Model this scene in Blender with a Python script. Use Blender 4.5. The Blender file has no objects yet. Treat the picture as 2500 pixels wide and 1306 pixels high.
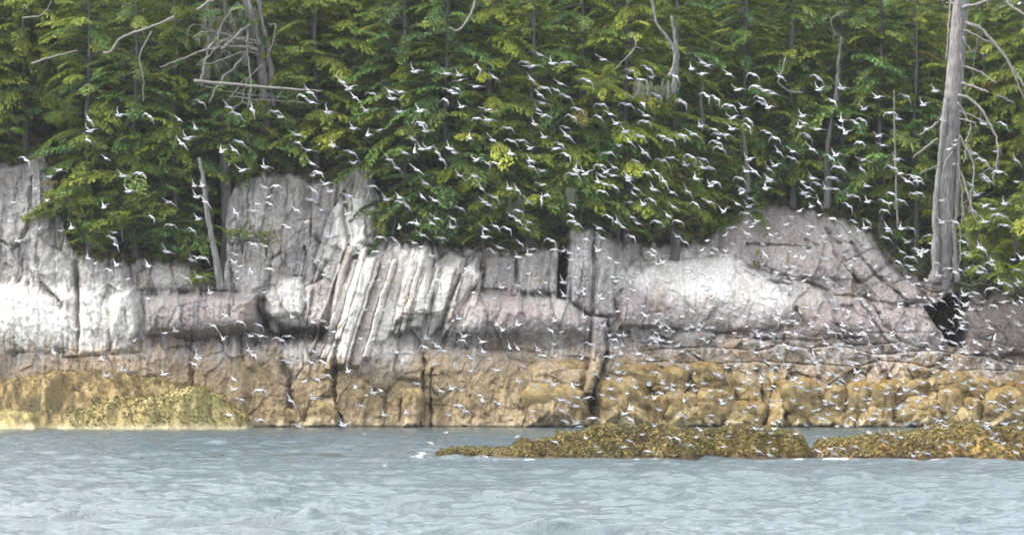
import bpy, math, random
import numpy as np
from mathutils import Vector, Matrix

# ------------------------------------------------------------------ camera, world, sun, exposure
scene = bpy.context.scene
COL = scene.collection
F = 9375.0          # focal length in pixels of a 2500-wide frame
CAM_H = 4.0         # eye height over the water
HOR = 790.0         # horizon row
cam_d = bpy.data.cameras.new('camera')
cam_d.sensor_width = 36.0
cam_d.lens = 36.0 * F / 2500.0
cam_d.shift_y = (HOR - 653.0) / 2500.0
cam_d.clip_start = 0.5
cam_d.clip_end = 6000
cam = bpy.data.objects.new('camera', cam_d)
COL.objects.link(cam)
cam.location = (0, 0, CAM_H)
cam.rotation_euler = (math.radians(90), 0, 0)
scene.camera = cam

world = bpy.data.worlds.new('World')
scene.world = world
world.use_nodes = True
wn, wl = world.node_tree.nodes, world.node_tree.links
for n in list(wn): wn.remove(n)
SUN_EL, SUN_AZ = math.radians(58), math.radians(280)   # azimuth from +Y, clockwise: high on the left
sky = wn.new('ShaderNodeTexSky'); sky.sky_type = 'NISHITA'; sky.sun_disc = False
sky.sun_elevation = SUN_EL; sky.sun_rotation = SUN_AZ
sky.air_density = 1.0; sky.dust_density = 4.0; sky.ozone_density = 1.0
hs = wn.new('ShaderNodeHueSaturation'); hs.inputs['Saturation'].default_value = 0.29
bg = wn.new('ShaderNodeBackground'); bg.inputs['Strength'].default_value = 0.15
wo = wn.new('ShaderNodeOutputWorld')
wl.new(sky.outputs[0], hs.inputs['Color']); wl.new(hs.outputs[0], bg.inputs['Color']); wl.new(bg.outputs[0], wo.inputs['Surface'])

sd = bpy.data.lights.new('sun', 'SUN'); sd.energy = 0.6; sd.angle = math.radians(26); sd.color = (1.0, 0.96, 0.9)
sun = bpy.data.objects.new('sun', sd); COL.objects.link(sun)
sdir = Vector((math.sin(SUN_AZ) * math.cos(SUN_EL), math.cos(SUN_AZ) * math.cos(SUN_EL), math.sin(SUN_EL)))
sun.rotation_euler = sdir.to_track_quat('Z', 'Y').to_euler()
sun.location = (0, 100, 60)

scene.view_settings.view_transform = 'Standard'
scene.view_settings.look = 'None'
scene.view_settings.gamma = 1
scene.view_settings.exposure = 2.35
scene.cycles.pixel_filter_type = 'BLACKMAN_HARRIS'
scene.cycles.filter_width = 1.75

rng = np.random.default_rng(7)
random.seed(7)

# ------------------------------------------------------------------ helpers
def P(px, py, Y):
    return np.array(((px - 1250.0) * Y / F, Y, CAM_H + (HOR - py) * Y / F))

def tag(o, label=None, cat=None, group=None, kind=None):
    if label: o['label'] = label
    if cat: o['category'] = cat
    if group: o['group'] = group
    if kind: o['kind'] = kind
    return o

def empty(name, loc=(0, 0, 0)):
    o = bpy.data.objects.new(name, None); COL.objects.link(o); o.location = Vector([float(v) for v in loc])
    o.empty_display_size = 0.3
    return o

def mesh_obj(name, verts, faces, mats, parent=None, colors=None, mat_idx=None, smooth=True, loc=None, cname='Col'):
    """verts (N,3); faces (M,k) array or list of lists"""
    me = bpy.data.meshes.new(name)
    verts = np.asarray(verts, dtype=np.float32)
    if loc is not None: verts = verts - np.asarray(loc, dtype=np.float32)
    if isinstance(faces, np.ndarray):
        M, k = faces.shape
        loops = faces.astype(np.int32).ravel(); starts = np.arange(M, dtype=np.int32) * k
    else:
        M = len(faces)
        lens = np.array([len(f) for f in faces], dtype=np.int32)
        loops = np.array([i for f in faces for i in f], dtype=np.int32)
        starts = np.concatenate(([0], np.cumsum(lens)[:-1])).astype(np.int32)
    me.vertices.add(len(verts)); me.vertices.foreach_set('co', verts.ravel())
    me.loops.add(len(loops)); me.loops.foreach_set('vertex_index', loops)
    me.polygons.add(M); me.polygons.foreach_set('loop_start', starts)
    if smooth: me.polygons.foreach_set('use_smooth', np.ones(M, dtype=bool))
    for m in (mats if isinstance(mats, (list, tuple)) else [mats]): me.materials.append(m)
    if mat_idx is not None: me.polygons.foreach_set('material_index', np.asarray(mat_idx, dtype=np.int32))
    me.update(calc_edges=True)
    if colors is not None:
        c = np.ones((len(verts), 4), dtype=np.float32); c[:, :3] = colors
        a = me.color_attributes.new(cname, 'FLOAT_COLOR', 'POINT'); a.data.foreach_set('color', c.ravel())
    o = bpy.data.objects.new(name, me); COL.objects.link(o)
    if loc is not None and parent is None: o.location = Vector([float(v) for v in loc])
    if parent is not None: o.parent = parent
    return o

def grid_faces(nr, nc):
    i = np.arange(nr * nc).reshape(nr, nc)
    return np.stack([i[:-1, :-1], i[1:, :-1], i[1:, 1:], i[:-1, 1:]], -1).reshape(-1, 4)

_lat = rng.random((8, 256, 256))
def vnoise(x, y, k=0):
    xi = np.floor(x).astype(int); yi = np.floor(y).astype(int)
    fx = x - xi; fy = y - yi
    fx = fx * fx * (3 - 2 * fx); fy = fy * fy * (3 - 2 * fy)
    L = _lat[k % 8]
    a = L[xi & 255, yi & 255]; b = L[(xi + 1) & 255, yi & 255]
    c = L[xi & 255, (yi + 1) & 255]; d = L[(xi + 1) & 255, (yi + 1) & 255]
    return (a * (1 - fx) + b * fx) * (1 - fy) + (c * (1 - fx) + d * fx) * fy
def fbm(x, y, octv=5, k=0, g=0.5):
    s = 0; a = 1; t = 0
    for i in range(octv):
        s = s + a * vnoise(x * 2 ** i + 17.3 * i, y * 2 ** i + 9.1 * i, k + i); t += a; a *= g
    return s / t
def voronoi(x, y, seed=0, jit=0.9):
    r = np.random.default_rng(100 + seed); T = r.random((3, 64, 64))
    xi = np.floor(x).astype(int); yi = np.floor(y).astype(int)
    f1 = np.full(x.shape, 9.0); f2 = np.full(x.shape, 9.0); idv = np.zeros(x.shape); cx = np.zeros(x.shape); cy = np.zeros(x.shape)
    for dx in (-1, 0, 1):
        for dy in (-1, 0, 1):
            gx = xi + dx; gy = yi + dy
            px_ = gx + 0.5 + jit * (T[0][gx & 63, gy & 63] - 0.5); py_ = gy + 0.5 + jit * (T[1][gx & 63, gy & 63] - 0.5)
            d = np.hypot(x - px_, y - py_)
            m = d < f1
            f2 = np.where(m, f1, np.minimum(f2, d))
            idv = np.where(m, T[2][gx & 63, gy & 63], idv); cx = np.where(m, px_, cx); cy = np.where(m, py_, cy)
            f1 = np.where(m, d, f1)
    return f1, f2, idv, x - cx, y - cy
def sstep(a, b, x):
    t = np.clip((x - a) / (b - a), 0, 1); return t * t * (3 - 2 * t)
def poly_sd(px, py, poly):
    """signed distance, positive inside"""
    poly = np.asarray(poly, float); n = len(poly)
    d = np.full(px.shape, 1e9); ins = np.zeros(px.shape, bool)
    for i in range(n):
        a = poly[i]; b = poly[(i + 1) % n]; e = b - a
        wx = px - a[0]; wy = py - a[1]
        t = np.clip((wx * e[0] + wy * e[1]) / (e @ e), 0, 1)
        d = np.minimum(d, np.hypot(wx - e[0] * t, wy - e[1] * t))
        c = ((a[1] > py) != (b[1] > py)) & (px < (b[0] - a[0]) * (py - a[1]) / (b[1] - a[1] + 1e-12) + a[0])
        ins ^= c
    return np.where(ins, d, -d)
def line_d(px, py, pts):
    d = np.full(px.shape, 1e9)
    for a, b in zip(pts[:-1], pts[1:]):
        ex, ey = b[0] - a[0], b[1] - a[1]
        wx = px - a[0]; wy = py - a[1]
        t = np.clip((wx * ex + wy * ey) / (ex * ex + ey * ey), 0, 1)
        d = np.minimum(d, np.hypot(wx - ex * t, wy - ey * t))
    return d

# ------------------------------------------------------------------ materials
def new_mat(name):
    m = bpy.data.materials.new(name); m.use_nodes = True
    nt = m.node_tree; b = nt.nodes['Principled BSDF']
    return m, nt, b
def nnode(nt, typ, **kw):
    n = nt.nodes.new(typ)
    for k, v in kw.items(): setattr(n, k, v)
    return n

def mat_attr_rock(name, fine=9.0, bump=0.35, rough=0.92, contrast=0.35):
    m, nt, b = new_mat(name)
    at = nnode(nt, 'ShaderNodeAttribute', attribute_name='Col')
    tc = nnode(nt, 'ShaderNodeTexCoord')
    n1 = nnode(nt, 'ShaderNodeTexNoise'); n1.inputs['Scale'].default_value = fine; n1.inputs['Detail'].default_value = 6; n1.inputs['Roughness'].default_value = 0.65
    nt.links.new(tc.outputs['Object'], n1.inputs['Vector'])
    mr = nnode(nt, 'ShaderNodeMapRange'); mr.inputs['From Min'].default_value = 0.3; mr.inputs['From Max'].default_value = 0.7
    mr.inputs['To Min'].default_value = 1 - contrast; mr.inputs['To Max'].default_value = 1 + contrast
    nt.links.new(n1.outputs['Fac'], mr.inputs['Value'])
    vm = nnode(nt, 'ShaderNodeVectorMath', operation='SCALE')
    nt.links.new(at.outputs['Color'], vm.inputs[0]); nt.links.new(mr.outputs[0], vm.inputs['Scale'])
    nt.links.new(vm.outputs[0], b.inputs['Base Color'])
    b.inputs['Roughness'].default_value = rough; b.inputs['Specular IOR Level'].default_value = 0.25
    n2 = nnode(nt, 'ShaderNodeTexNoise'); n2.inputs['Scale'].default_value = fine * 1.6; n2.inputs['Detail'].default_value = 8; n2.inputs['Roughness'].default_value = 0.7
    nt.links.new(tc.outputs['Object'], n2.inputs['Vector'])
    bp = nnode(nt, 'ShaderNodeBump'); bp.inputs['Strength'].default_value = bump; bp.inputs['Distance'].default_value = 0.12
    nt.links.new(n2.outputs['Fac'], bp.inputs['Height']); nt.links.new(bp.outputs[0], b.inputs['Normal'])
    return m
M_ROCK = mat_attr_rock('granite')
M_WEED = mat_attr_rock('rockweed', fine=14, bump=0.7, rough=0.7, contrast=0.5)
M_SOIL = mat_attr_rock('forest_floor', fine=4, bump=0.6, contrast=0.4)

def mat_leaf(name, rough=0.55):
    m, nt, b = new_mat(name)
    at = nnode(nt, 'ShaderNodeAttribute', attribute_name='Col')
    nt.links.new(at.outputs['Color'], b.inputs['Base Color'])
    b.inputs['Roughness'].default_value = rough; b.inputs['Specular IOR Level'].default_value = 0.2
    tr = nnode(nt, 'ShaderNodeBsdfTranslucent'); nt.links.new(at.outputs['Color'], tr.inputs['Color'])
    mx = nnode(nt, 'ShaderNodeMixShader'); mx.inputs[0].default_value = 0.25
    nt.links.new(b.outputs[0], mx.inputs[1]); nt.links.new(tr.outputs[0], mx.inputs[2])
    nt.links.new(mx.outputs[0], nt.nodes['Material Output'].inputs['Surface'])
    return m
M_LEAF = mat_leaf('conifer_foliage')

def mat_bark(name, c0, c1):
    m, nt, b = new_mat(name)
    tc = nnode(nt, 'ShaderNodeTexCoord'); mp = nnode(nt, 'ShaderNodeMapping'); mp.inputs['Scale'].default_value = (20, 20, 1.9)
    n1 = nnode(nt, 'ShaderNodeTexNoise'); n1.inputs['Scale'].default_value = 1.0; n1.inputs['Detail'].default_value = 7; n1.inputs['Roughness'].default_value = 0.7
    cr = nnode(nt, 'ShaderNodeValToRGB'); cr.color_ramp.elements[0].position = 0.32; cr.color_ramp.elements[1].position = 0.68
    cr.color_ramp.elements[0].color = (*c0, 1); cr.color_ramp.elements[1].color = (*c1, 1)
    nt.links.new(tc.outputs['Object'], mp.inputs[0]); nt.links.new(mp.outputs[0], n1.inputs['Vector']); nt.links.new(n1.outputs['Fac'], cr.inputs[0])
    nt.links.new(cr.outputs[0], b.inputs['Base Color']); b.inputs['Roughness'].default_value = 0.95; b.inputs['Specular IOR Level'].default_value = 0.15
    bp = nnode(nt, 'ShaderNodeBump'); bp.inputs['Strength'].default_value = 0.6; bp.inputs['Distance'].default_value = 0.05
    nt.links.new(n1.outputs['Fac'], bp.inputs['Height']); nt.links.new(bp.outputs[0], b.inputs['Normal'])
    return m
M_BARK = mat_bark('bark', (0.05, 0.045, 0.042), (0.2, 0.19, 0.185))
M_DEAD = mat_bark('weathered_wood', (0.07, 0.063, 0.06), (0.30, 0.285, 0.27))
M_SNAG = mat_bark('grey_snag_wood', (0.06, 0.055, 0.05), (0.19, 0.18, 0.165))
M_BRANCH = mat_bark('bare_branch_wood', (0.11, 0.10, 0.09), (0.26, 0.245, 0.215))

def mat_plain(name, c, rough=0.6):
    m, nt, b = new_mat(name)
    tc = nnode(nt, 'ShaderNodeTexCoord'); n1 = nnode(nt, 'ShaderNodeTexNoise'); n1.inputs['Scale'].default_value = 20
    mr = nnode(nt, 'ShaderNodeMapRange'); mr.inputs['To Min'].default_value = 0.9; mr.inputs['To Max'].default_value = 1.08
    nt.links.new(tc.outputs['Object'], n1.inputs['Vector']); nt.links.new(n1.outputs['Fac'], mr.inputs[0])
    vm = nnode(nt, 'ShaderNodeVectorMath', operation='SCALE'); vm.inputs[0].default_value = c
    nt.links.new(mr.outputs[0], vm.inputs['Scale']); nt.links.new(vm.outputs[0], b.inputs['Base Color'])
    b.inputs['Roughness'].default_value = rough
    return m
M_WHITE = mat_plain('white_plumage', (0.36, 0.36, 0.37))
M_WING = mat_plain('pale_grey_wing', (0.20, 0.20, 0.21))
M_HEAD = mat_plain('dark_head', (0.10, 0.075, 0.075))

# ------------------------------------------------------------------ water
def build_water():
    xs = np.concatenate([[-600, -350, -200, -100, -60, -40], np.arange(-28, 28.01, 0.075), [40, 60, 100, 200, 350, 600]])
    ys = np.concatenate([[-150, -60, -20, 10, 25, 40, 50, 58, 63], np.arange(66, 121, 0.07), np.arange(121, 152.5, 0.1), [156, 165, 200, 320]])
    X, Yg = np.meshgrid(xs, ys)
    r = np.random.default_rng(5)
    dx = np.zeros_like(X); dy = np.zeros_like(X); Z = np.zeros_like(X)
    grp = 0.75 + 0.5 * fbm(X / 5.0 + 40, Yg / 7.0 + 40, 3, 3)
    for i in range(64):
        lam = 0.26 * (9.5) ** (r.random() ** 1.1)
        th = math.radians(-100 + r.normal() * 27)          # mostly towards the camera
        k = 2 * math.pi / lam; kx, ky = k * math.cos(th), k * math.sin(th)
        a = 0.0058 * lam ** 1.12 * (0.7 + 0.6 * r.random())
        ph = kx * X + ky * Yg + r.random() * 6.28
        Z += a * np.cos(ph); s = 0.7 * a * np.sin(ph)
        dx -= math.cos(th) * s; dy -= math.sin(th) * s
    calm = 1 - 0.35 * sstep(122, 149, Yg) - 0.45 * sstep(139, 147, Yg)
    for i in range(14):
        lam = 1.3 + 2.2 * r.random(); th = math.radians(-95 + r.normal() * 22); k = 2 * math.pi / lam; kx, ky = k * math.cos(th), k * math.sin(th)
        a = 0.0075 * lam * (.6 + .8 * r.random()) * sstep(118, 92, Yg) * (0.3 + 1.6 * sstep(.45, .7, fbm(X / 3.0 + i * 9, Yg / 4.0 + 11, 2, i % 8)))
        ph = kx * X + ky * Yg + r.random() * 6.28
        Z += a * np.cos(ph); dx -= math.cos(th) * .9 * a * np.sin(ph); dy -= math.sin(th) * .9 * a * np.sin(ph)
    amp = grp * calm * sstep(40, 28, np.abs(X)) * sstep(60, 66, Yg)
    Z *= amp; dx *= amp; dy *= amp
    # a few taller peaked waves in the foreground
    for (px, py, w, h) in ((757, 1255, 0.34, 0.22), (90, 1225, 0.5, 0.16), (1300, 1283, 0.9, 0.16), (1085, 1290, 0.8, 0.12), (1640, 1190, .6, .10), (2200, 1250, .7, .12), (2290, 1190, .7, .12), (330, 1290, .7, .1)):
        Yw = F * CAM_H / (py + 12 - HOR); xw = (px - 1250) * Yw / F
        d2 = (np.abs(X - xw) / w) ** 1.3 + (np.abs(Yg - Yw) / 0.45) ** 2
        Z += h * np.exp(-d2)
    V = np.stack([X + dx, Yg + dy, Z - 0.02], -1).reshape(-1, 3)
    foam = np.zeros_like(X)
    n = fbm(X * 3.3, Yg * 1.2, 4, 2)
    for (px, py, rx, ry) in ((1015, 1108, 0.55, 0.9), (955, 1113, 0.8, 0.5), (1050, 1116, .5, .5), (1800, 1121, 8.0, 0.22), (2450, 1124, 2.5, 0.3)):
        Yw = F * CAM_H / (py - HOR); xw = (px - 1250) * Yw / F
        d = np.hypot((X - xw) / rx, (Yg - Yw) / ry)
        foam = np.maximum(foam, np.clip(1.3 - d, 0, 1) * sstep(0.5, 0.68, n) * .7)
    fc = np.repeat(foam.reshape(-1, 1), 3, 1)
    m, nt, b = new_mat('sea_water')
    b.inputs['Base Color'].default_value = (0.046, 0.066, 0.074, 1)
    b.inputs['Roughness'].default_value = 0.05; b.inputs['IOR'].default_value = 1.33
    tc = nnode(nt, 'ShaderNodeTexCoord'); mp = nnode(nt, 'ShaderNodeMapping'); mp.inputs['Scale'].default_value = (1, 0.75, 1)
    n1 = nnode(nt, 'ShaderNodeTexNoise'); n1.inputs['Scale'].default_value = 6.5; n1.inputs['Detail'].default_value = 6; n1.inputs['Roughness'].default_value = 0.68
    bp = nnode(nt, 'ShaderNodeBump'); bp.inputs['Strength'].default_value = 0.8; bp.inputs['Distance'].default_value = 0.065
    nt.links.new(tc.outputs['Object'], mp.inputs[0]); nt.links.new(mp.outputs[0], n1.inputs['Vector'])
    nt.links.new(n1.outputs['Fac'], bp.inputs['Height']); nt.links.new(bp.outputs[0], b.inputs['Normal'])
    at = nnode(nt, 'ShaderNodeAttribute', attribute_name='Col')
    fo = nnode(nt, 'ShaderNodeBsdfDiffuse'); fo.inputs[0].default_value = (0.8, 0.82, 0.82, 1)
    mx = nnode(nt, 'ShaderNodeMixShader'); nt.links.new(at.outputs['Fac'], mx.inputs[0])
    nt.links.new(b.outputs[0], mx.inputs[1]); nt.links.new(fo.outputs[0], mx.inputs[2])
    nt.links.new(mx.outputs[0], nt.nodes['Material Output'].inputs['Surface'])
    o = mesh_obj('water', V, grid_faces(*X.shape)[:, ::-1], m, colors=fc)
    tag(o, 'grey blue choppy sea water with small waves', 'water', kind='structure')
build_water()
sb = mesh_obj('seabed', [(-620, -160, -3), (620, -160, -3), (620, 340, -3), (-620, 340, -3)], [[0, 1, 2, 3]], M_SOIL, colors=np.full((4, 3), .06))
tag(sb, 'dark seabed under the water', 'ground', kind='structure')

# ------------------------------------------------------------------ cliff
TOP = [(-900, 400), (-300, 390), (-20, 395), (40, 400), (75, 372), (105, 375), (122, 430), (140, 500), (170, 600), (192, 628), (300, 640), (400, 636), (462, 642), (474, 695),
       (545, 700), (556, 480), (600, 436), (640, 425), (700, 420), (760, 436), (800, 446), (855, 410), (880, 395), (905, 405), (922, 470), (948, 585), (1000, 592), (1100, 600),
       (1170, 606), (1250, 618), (1368, 600), (1392, 556), (1450, 555), (1500, 582), (1560, 588), (1610, 598), (1735, 590), (1750, 562), (1790, 520), (1850, 503), (1950, 500),
       (2050, 535), (2110, 560), (2165, 615), (2210, 650), (2262, 682), (2300, 690), (2335, 694), (2400, 712), (2500, 728), (3400, 700)]
TX = np.array([t[0] for t in TOP], float); TY = np.array([t[1] for t in TOP], float)
def top_py(px): return np.interp(px, TX, TY)
def base_D(PX, PY):
    """metres the rock face stands in front of Y=153.5"""
    left = 0.2 + 3.3 * np.clip((PY - 480) / 560, -0.3, 1.2) ** 1.0
    right = -3.0 + 6.5 * np.clip((PY - 480) / 560, -0.2, 1.2)
    w = sstep(1420, 1650, PX)
    return left * (1 - w) + right * w
def lin(c): 
    c = np.asarray(c, float) / 255.0
    return np.where(c <= 0.04045, c / 12.92, ((c + 0.055) / 1.055) ** 2.4)

def build_cliff():
    pxs = np.concatenate([np.arange(-900, -60, 7), np.arange(-60, 2560, 1.8), np.arange(2560, 3400, 7)])
    pys = np.arange(330, 1095, 1.8)
    PX, PY = np.meshgrid(pxs, pys)
    wx = (fbm(PX / 60, PY / 60, 4, 1) - .5) * 26; wy = (fbm(PX / 60 + 31, PY / 60 + 7, 4, 2) - .5) * 26
    WX = PX + wx * 0.6; WY = PY + wy * 0.6
    D0 = base_D(PX, PY)
    D = D0.copy()
    # columnar fracture blocks: tall leaning cells in the upper wall
    lean = np.interp(PX, [0, 500, 700, 850, 1100, 1400, 1800, 2100], [0.02, 0.0, -0.05, -0.25, -0.22, -0.05, 0, .3])
    U = (WX + (WY - 700) * lean * -1.0)
    f1, f2, idv, lx, ly = voronoi(U / 46, WY / 190, 1)
    up = sstep(880, 800, PY)
    cols = (idv - 0.4) * 0.75 + 0.25 * lx * (idv - 0.5) * 2
    crack = np.exp(-((f2 - f1) / 0.06) ** 2)
    cm = sstep(.35, .6, fbm(PX / 50 + 3, PY / 80, 3, 2))
    D += up * (cols - 0.35 * crack * cm) * np.interp(PX, [1450, 1600, 1800], [1, 0.45, 0.30])
    f1, f2, idv, lx, ly = voronoi(U / 17 + 5, WY / 110 + 3, 2)
    D += up * ((idv - .5) * 0.28 - 0.12 * cm * np.exp(-((f2 - f1) / 0.09) ** 2)) * np.interp(PX, [1450, 1600, 1800], [1, 0.4, 0.15])
    for cs_, am, sd0 in ((95, 1.1, 11), (38, .55, 12), (15, .26, 13)):
        f1, f2, idv, lx, ly = voronoi((PX + wx + PY * .12) / cs_, (PY + wy) / (cs_ * 1.5), sd0)
        r1 = np.modf(idv * 37.7)[0] - .5; r2 = np.modf(idv * 91.3)[0] - .5
        D += am * (r1 * lx + r2 * ly * .8) * sstep(960, 900, PY) + am * .3 * (r1 * lx + r2 * ly) * sstep(900, 960, PY)
    # diagonal slabs on the right
    R = PX * 0.82 + PY * 0.57; S = -PX * 0.57 + PY * 0.82
    f1, f2, idv, lx, ly = voronoi((R + wx) / 170, (S + wy) / 42, 3)
    wr = sstep(1880, 2020, PX) * sstep(860, 820, PY)
    D += wr * ((idv - .5) * 0.8 - 0.5 * ly - 0.4 * cm * np.exp(-((f2 - f1) / 0.05) ** 2))
    # big blocks in the brown belt
    f1, f2, idv, lx, ly = voronoi(WX / 120 + 3, WY / 190 + 2.3, 4)
    wb = sstep(820, 880, PY) * sstep(1480, 1280, PX)
    D += wb * (0.35 * (1 - (f1 * 1.1) ** 2) + (idv - .5) * 0.35 - 0.15 * cm * np.exp(-((f2 - f1) / 0.03) ** 2))
    # pillow boulders low on the right
    WX2 = PX + wx * 1.5; WY2 = PY + wy * 1.5
    f1, f2, idv, lx, ly = voronoi(WX2 / 62 + 1, WY2 / 92 + 4, 5, 0.98)
    wp = sstep(1180, 1420, PX) * sstep(885, 925, PY - 12 * np.sin(PX / 90))
    dome = np.sqrt(np.clip(1 - (f1 * 1.15) ** 2, 0, 1))
    D += wp * (0.75 * dome - 0.4 + (idv - .5) * .9 - 0.12 * cm * np.exp(-((f2 - f1) / 0.06) ** 2))
    f1, f2, idv, lx, ly = voronoi(WX2 / 25 + 1, WY2 / 34 + 4, 6, 0.98)
    D += wp * (0.22 * np.sqrt(np.clip(1 - f1 ** 2, 0, 1)) + (idv - .5) * .25)
    # terraces in between on the right
    wt = sstep(1500, 1640, PX) * sstep(785, 830, PY) * sstep(930, 890, PY)
    f1, f2, idv, lx, ly = voronoi((WX + WY * .6) / 150, (WY - 0.12 * PX) / 34, 7)
    D += wt * ((idv - .5) * 0.7 - 0.9 * ly * .5 - 0.4 * np.exp(-((f2 - f1) / 0.08) ** 2))
    # traced main masses:  polygon, protrusion, bevel(px), roundness
    pieces = [
        ([(-80, 420), (55, 398), (100, 380), (128, 470), (122, 560), (85, 585), (40, 600), (-80, 560)], .5, 18),
        ([(-120, 690), (60, 688), (140, 725), (172, 790), (165, 860), (-120, 868)], 1.3, 55),
        ([(78, 560), (185, 640), (188, 870), (155, 872), (150, 740), (70, 660)], .8, 18),
        ([(186, 640), (318, 648), (330, 720), (262, 870), (188, 872)], .9, 26),
        ([(262, 720), (332, 700), (345, 860), (270, 868)], 1.2, 24),
        ([(335, 712), (340, 665), (395, 640), (466, 645), (474, 712)], .9, 30),
        ([(345, 722), (480, 709), (632, 716), (632, 785), (600, 815), (480, 830), (350, 822)], 1.9, 36),
        ([(583, 612), (602, 590), (645, 592), (664, 625), (655, 735), (578, 740)], 1.0, 26),
        ([(640, 705), (672, 668), (742, 672), (742, 770), (640, 790)], .9, 22),
        ([(745, 700), (800, 672), (815, 700), (795, 800), (752, 800)], 1.1, 14),
        ([(765, 640), (800, 530), (838, 470), (850, 620), (812, 690)], .6, 18),
        ([(858, 470), (872, 408), (908, 410), (922, 520), (915, 600), (862, 600)], .7, 16),
        ([(846, 600), (872, 600), (838, 705), (812, 838), (793, 835), (818, 700)], 1.3, 11),
        ([(975, 690), (1002, 604), (1050, 596), (1062, 640), (1056, 765), (960, 800)], 1.4, 24),
        ([(1062, 640), (1100, 610), (1140, 630), (1080, 800), (1042, 830), (1058, 740)], 1.0, 18),
        ([(1135, 650), (1165, 620), (1172, 680), (1108, 790), (1072, 850), (1090, 760)], 1.2, 14),
        ([(1085, 800), (1148, 708), (1250, 716), (1380, 726), (1452, 775), (1445, 835), (1300, 860), (1090, 850)], 1.9, 60),
        ([(1178, 625), (1262, 625), (1262, 708), (1178, 706)], .3, 18),
        ([(1266, 622), (1366, 606), (1362, 720), (1266, 712)], .5, 14),
        ([(1392, 560), (1448, 556), (1446, 770), (1392, 740)], .9, 16),
        ([(1452, 570), (1505, 590), (1500, 770), (1450, 770)], .7, 14),
        ([(1448, 768), (1482, 772), (1480, 862), (1452, 965), (1420, 965), (1440, 860)], 1.5, 12),
        ([(1500, 730), (1560, 655), (1608, 636), (1700, 622), (1800, 632), (1900, 690), (1948, 742), (1930, 800), (1760, 815), (1510, 800)], 2.1, 110),
        ([(1746, 650), (1758, 562), (1796, 517), (1880, 500), (1990, 508), (2062, 545), (2125, 572), (2172, 640), (2110, 690), (1930, 680), (1850, 655)], 1.0, 45),
        ([(1560, 600), (1640, 596), (1735, 590), (1738, 628), (1570, 640)], .4, 12),
        ([(1935, 745), (1980, 700), (2080, 705), (2140, 740), (2180, 830), (1990, 820)], 1.1, 45),
        ([(2060, 640), (2140, 600), (2200, 660), (2270, 740), (2150, 760)], .8, 22),
        ([(2120, 735), (2260, 750), (2290, 810), (2230, 870), (2160, 860)], 1.0, 35),
        ([(972, 1050), (984, 978), (1004, 950), (1026, 950), (1036, 980), (1032, 1050)], 1.3, 26),
        ([(1275, 1050), (1290, 975), (1345, 933), (1402, 932), (1432, 965), (1438, 1050)], 2.0, 60),
        ([(1285, 895), (1335, 872), (1430, 893), (1420, 950), (1290, 950)], 1.0, 22),
        ([(1452, 1050), (1456, 965), (1495, 915), (1548, 930), (1590, 975), (1605, 1050)], 2.2, 60),
        ([(960, 900), (970, 865), (1035, 862), (1045, 900), (1035, 935), (970, 930)], .45, 22),
        ([(640, 1050), (650, 990), (705, 985), (720, 1050)], .7, 20),
        ([(735, 1050), (760, 975), (830, 968), (835, 1050)], .6, 20),
        ([(2350, 770), (2420, 742), (2600, 735), (2600, 860), (2380, 870)], 1.0, 40),
        ([(1920, 1050), (1945, 950), (2010, 935), (2060, 960), (2070, 1050)], .9, 26),
        ([(1620, 1050), (1625, 985), (1680, 960), (1735, 985), (1745, 1050)], 1.6, 45), ([(1750, 1050), (1770, 985), (1820, 975), (1870, 1050)], 1.5, 40), ([(1860, 1050), (1890, 930), (1935, 925), (1925, 1050)], 1.2, 30),
        ([(2080, 1050), (2100, 975), (2170, 965), (2185, 1050)], 1.4, 40), ([(2195, 1050), (2210, 960), (2290, 955), (2300, 1050)], 1.5, 45), ([(2310, 1050), (2320, 985), (2390, 975), (2398, 1050)], 1.4, 40),
        ([(2405, 1050), (2420, 960), (2480, 945), (2520, 1050)], 1.6, 45),
    ]
    jx = wx * 0.45; jy = wy * 0.45
    rs = np.random.default_rng(77)
    q = PX + (PY - 600) * (0.30 - 0.04 * (PX - 840) / 300) + (fbm(PX / 40, PY / 60, 3, 5) - .5) * 12 + (fbm(PX / 7, PY / 25, 3, 6) - .5) * 3
    bd = [838.0]
    while bd[-1] < 1185: bd.append(bd[-1] + rs.choice([7, 10, 13, 17, 24, 30]))
    bd = np.array(bd); k_ = np.clip(np.searchsorted(bd, q) - 1, 0, len(bd) - 2)
    fr = (q - bd[k_]) / (bd[k_ + 1] - bd[k_]); inn = (q > bd[0]) & (q < bd[-1])
    hh = rs.uniform(.1, 1.15, len(bd))[k_]; tl = rs.uniform(-.5, .5, len(bd))[k_]
    ty = (596 + rs.uniform(0, 45, len(bd)))[k_] + np.interp(PX, [900, 1000, 1160], [0, 5, 30])
    by = np.interp(bd[k_], [838, 960, 985, 1040, 1180], [890, 905, 830, 800, 760]) + rs.uniform(-28, 15, len(bd))[k_]
    mk = inn * sstep(ty - 4, ty + 8, PY) * sstep(by + 5, by - 8, PY)
    edge = np.minimum(fr, 1 - fr) * (bd[k_ + 1] - bd[k_])
    colD = D0 + .35 + hh + tl * (fr - .5) - .30 * np.exp(-(edge / 1.6) ** 2) + .25 * (D - D0)
    D = D * (1 - mk) + colD * mk
    strip_m = mk; strip_c = rs.uniform(0, 1, len(bd))[k_]; strip_e = edge
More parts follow.
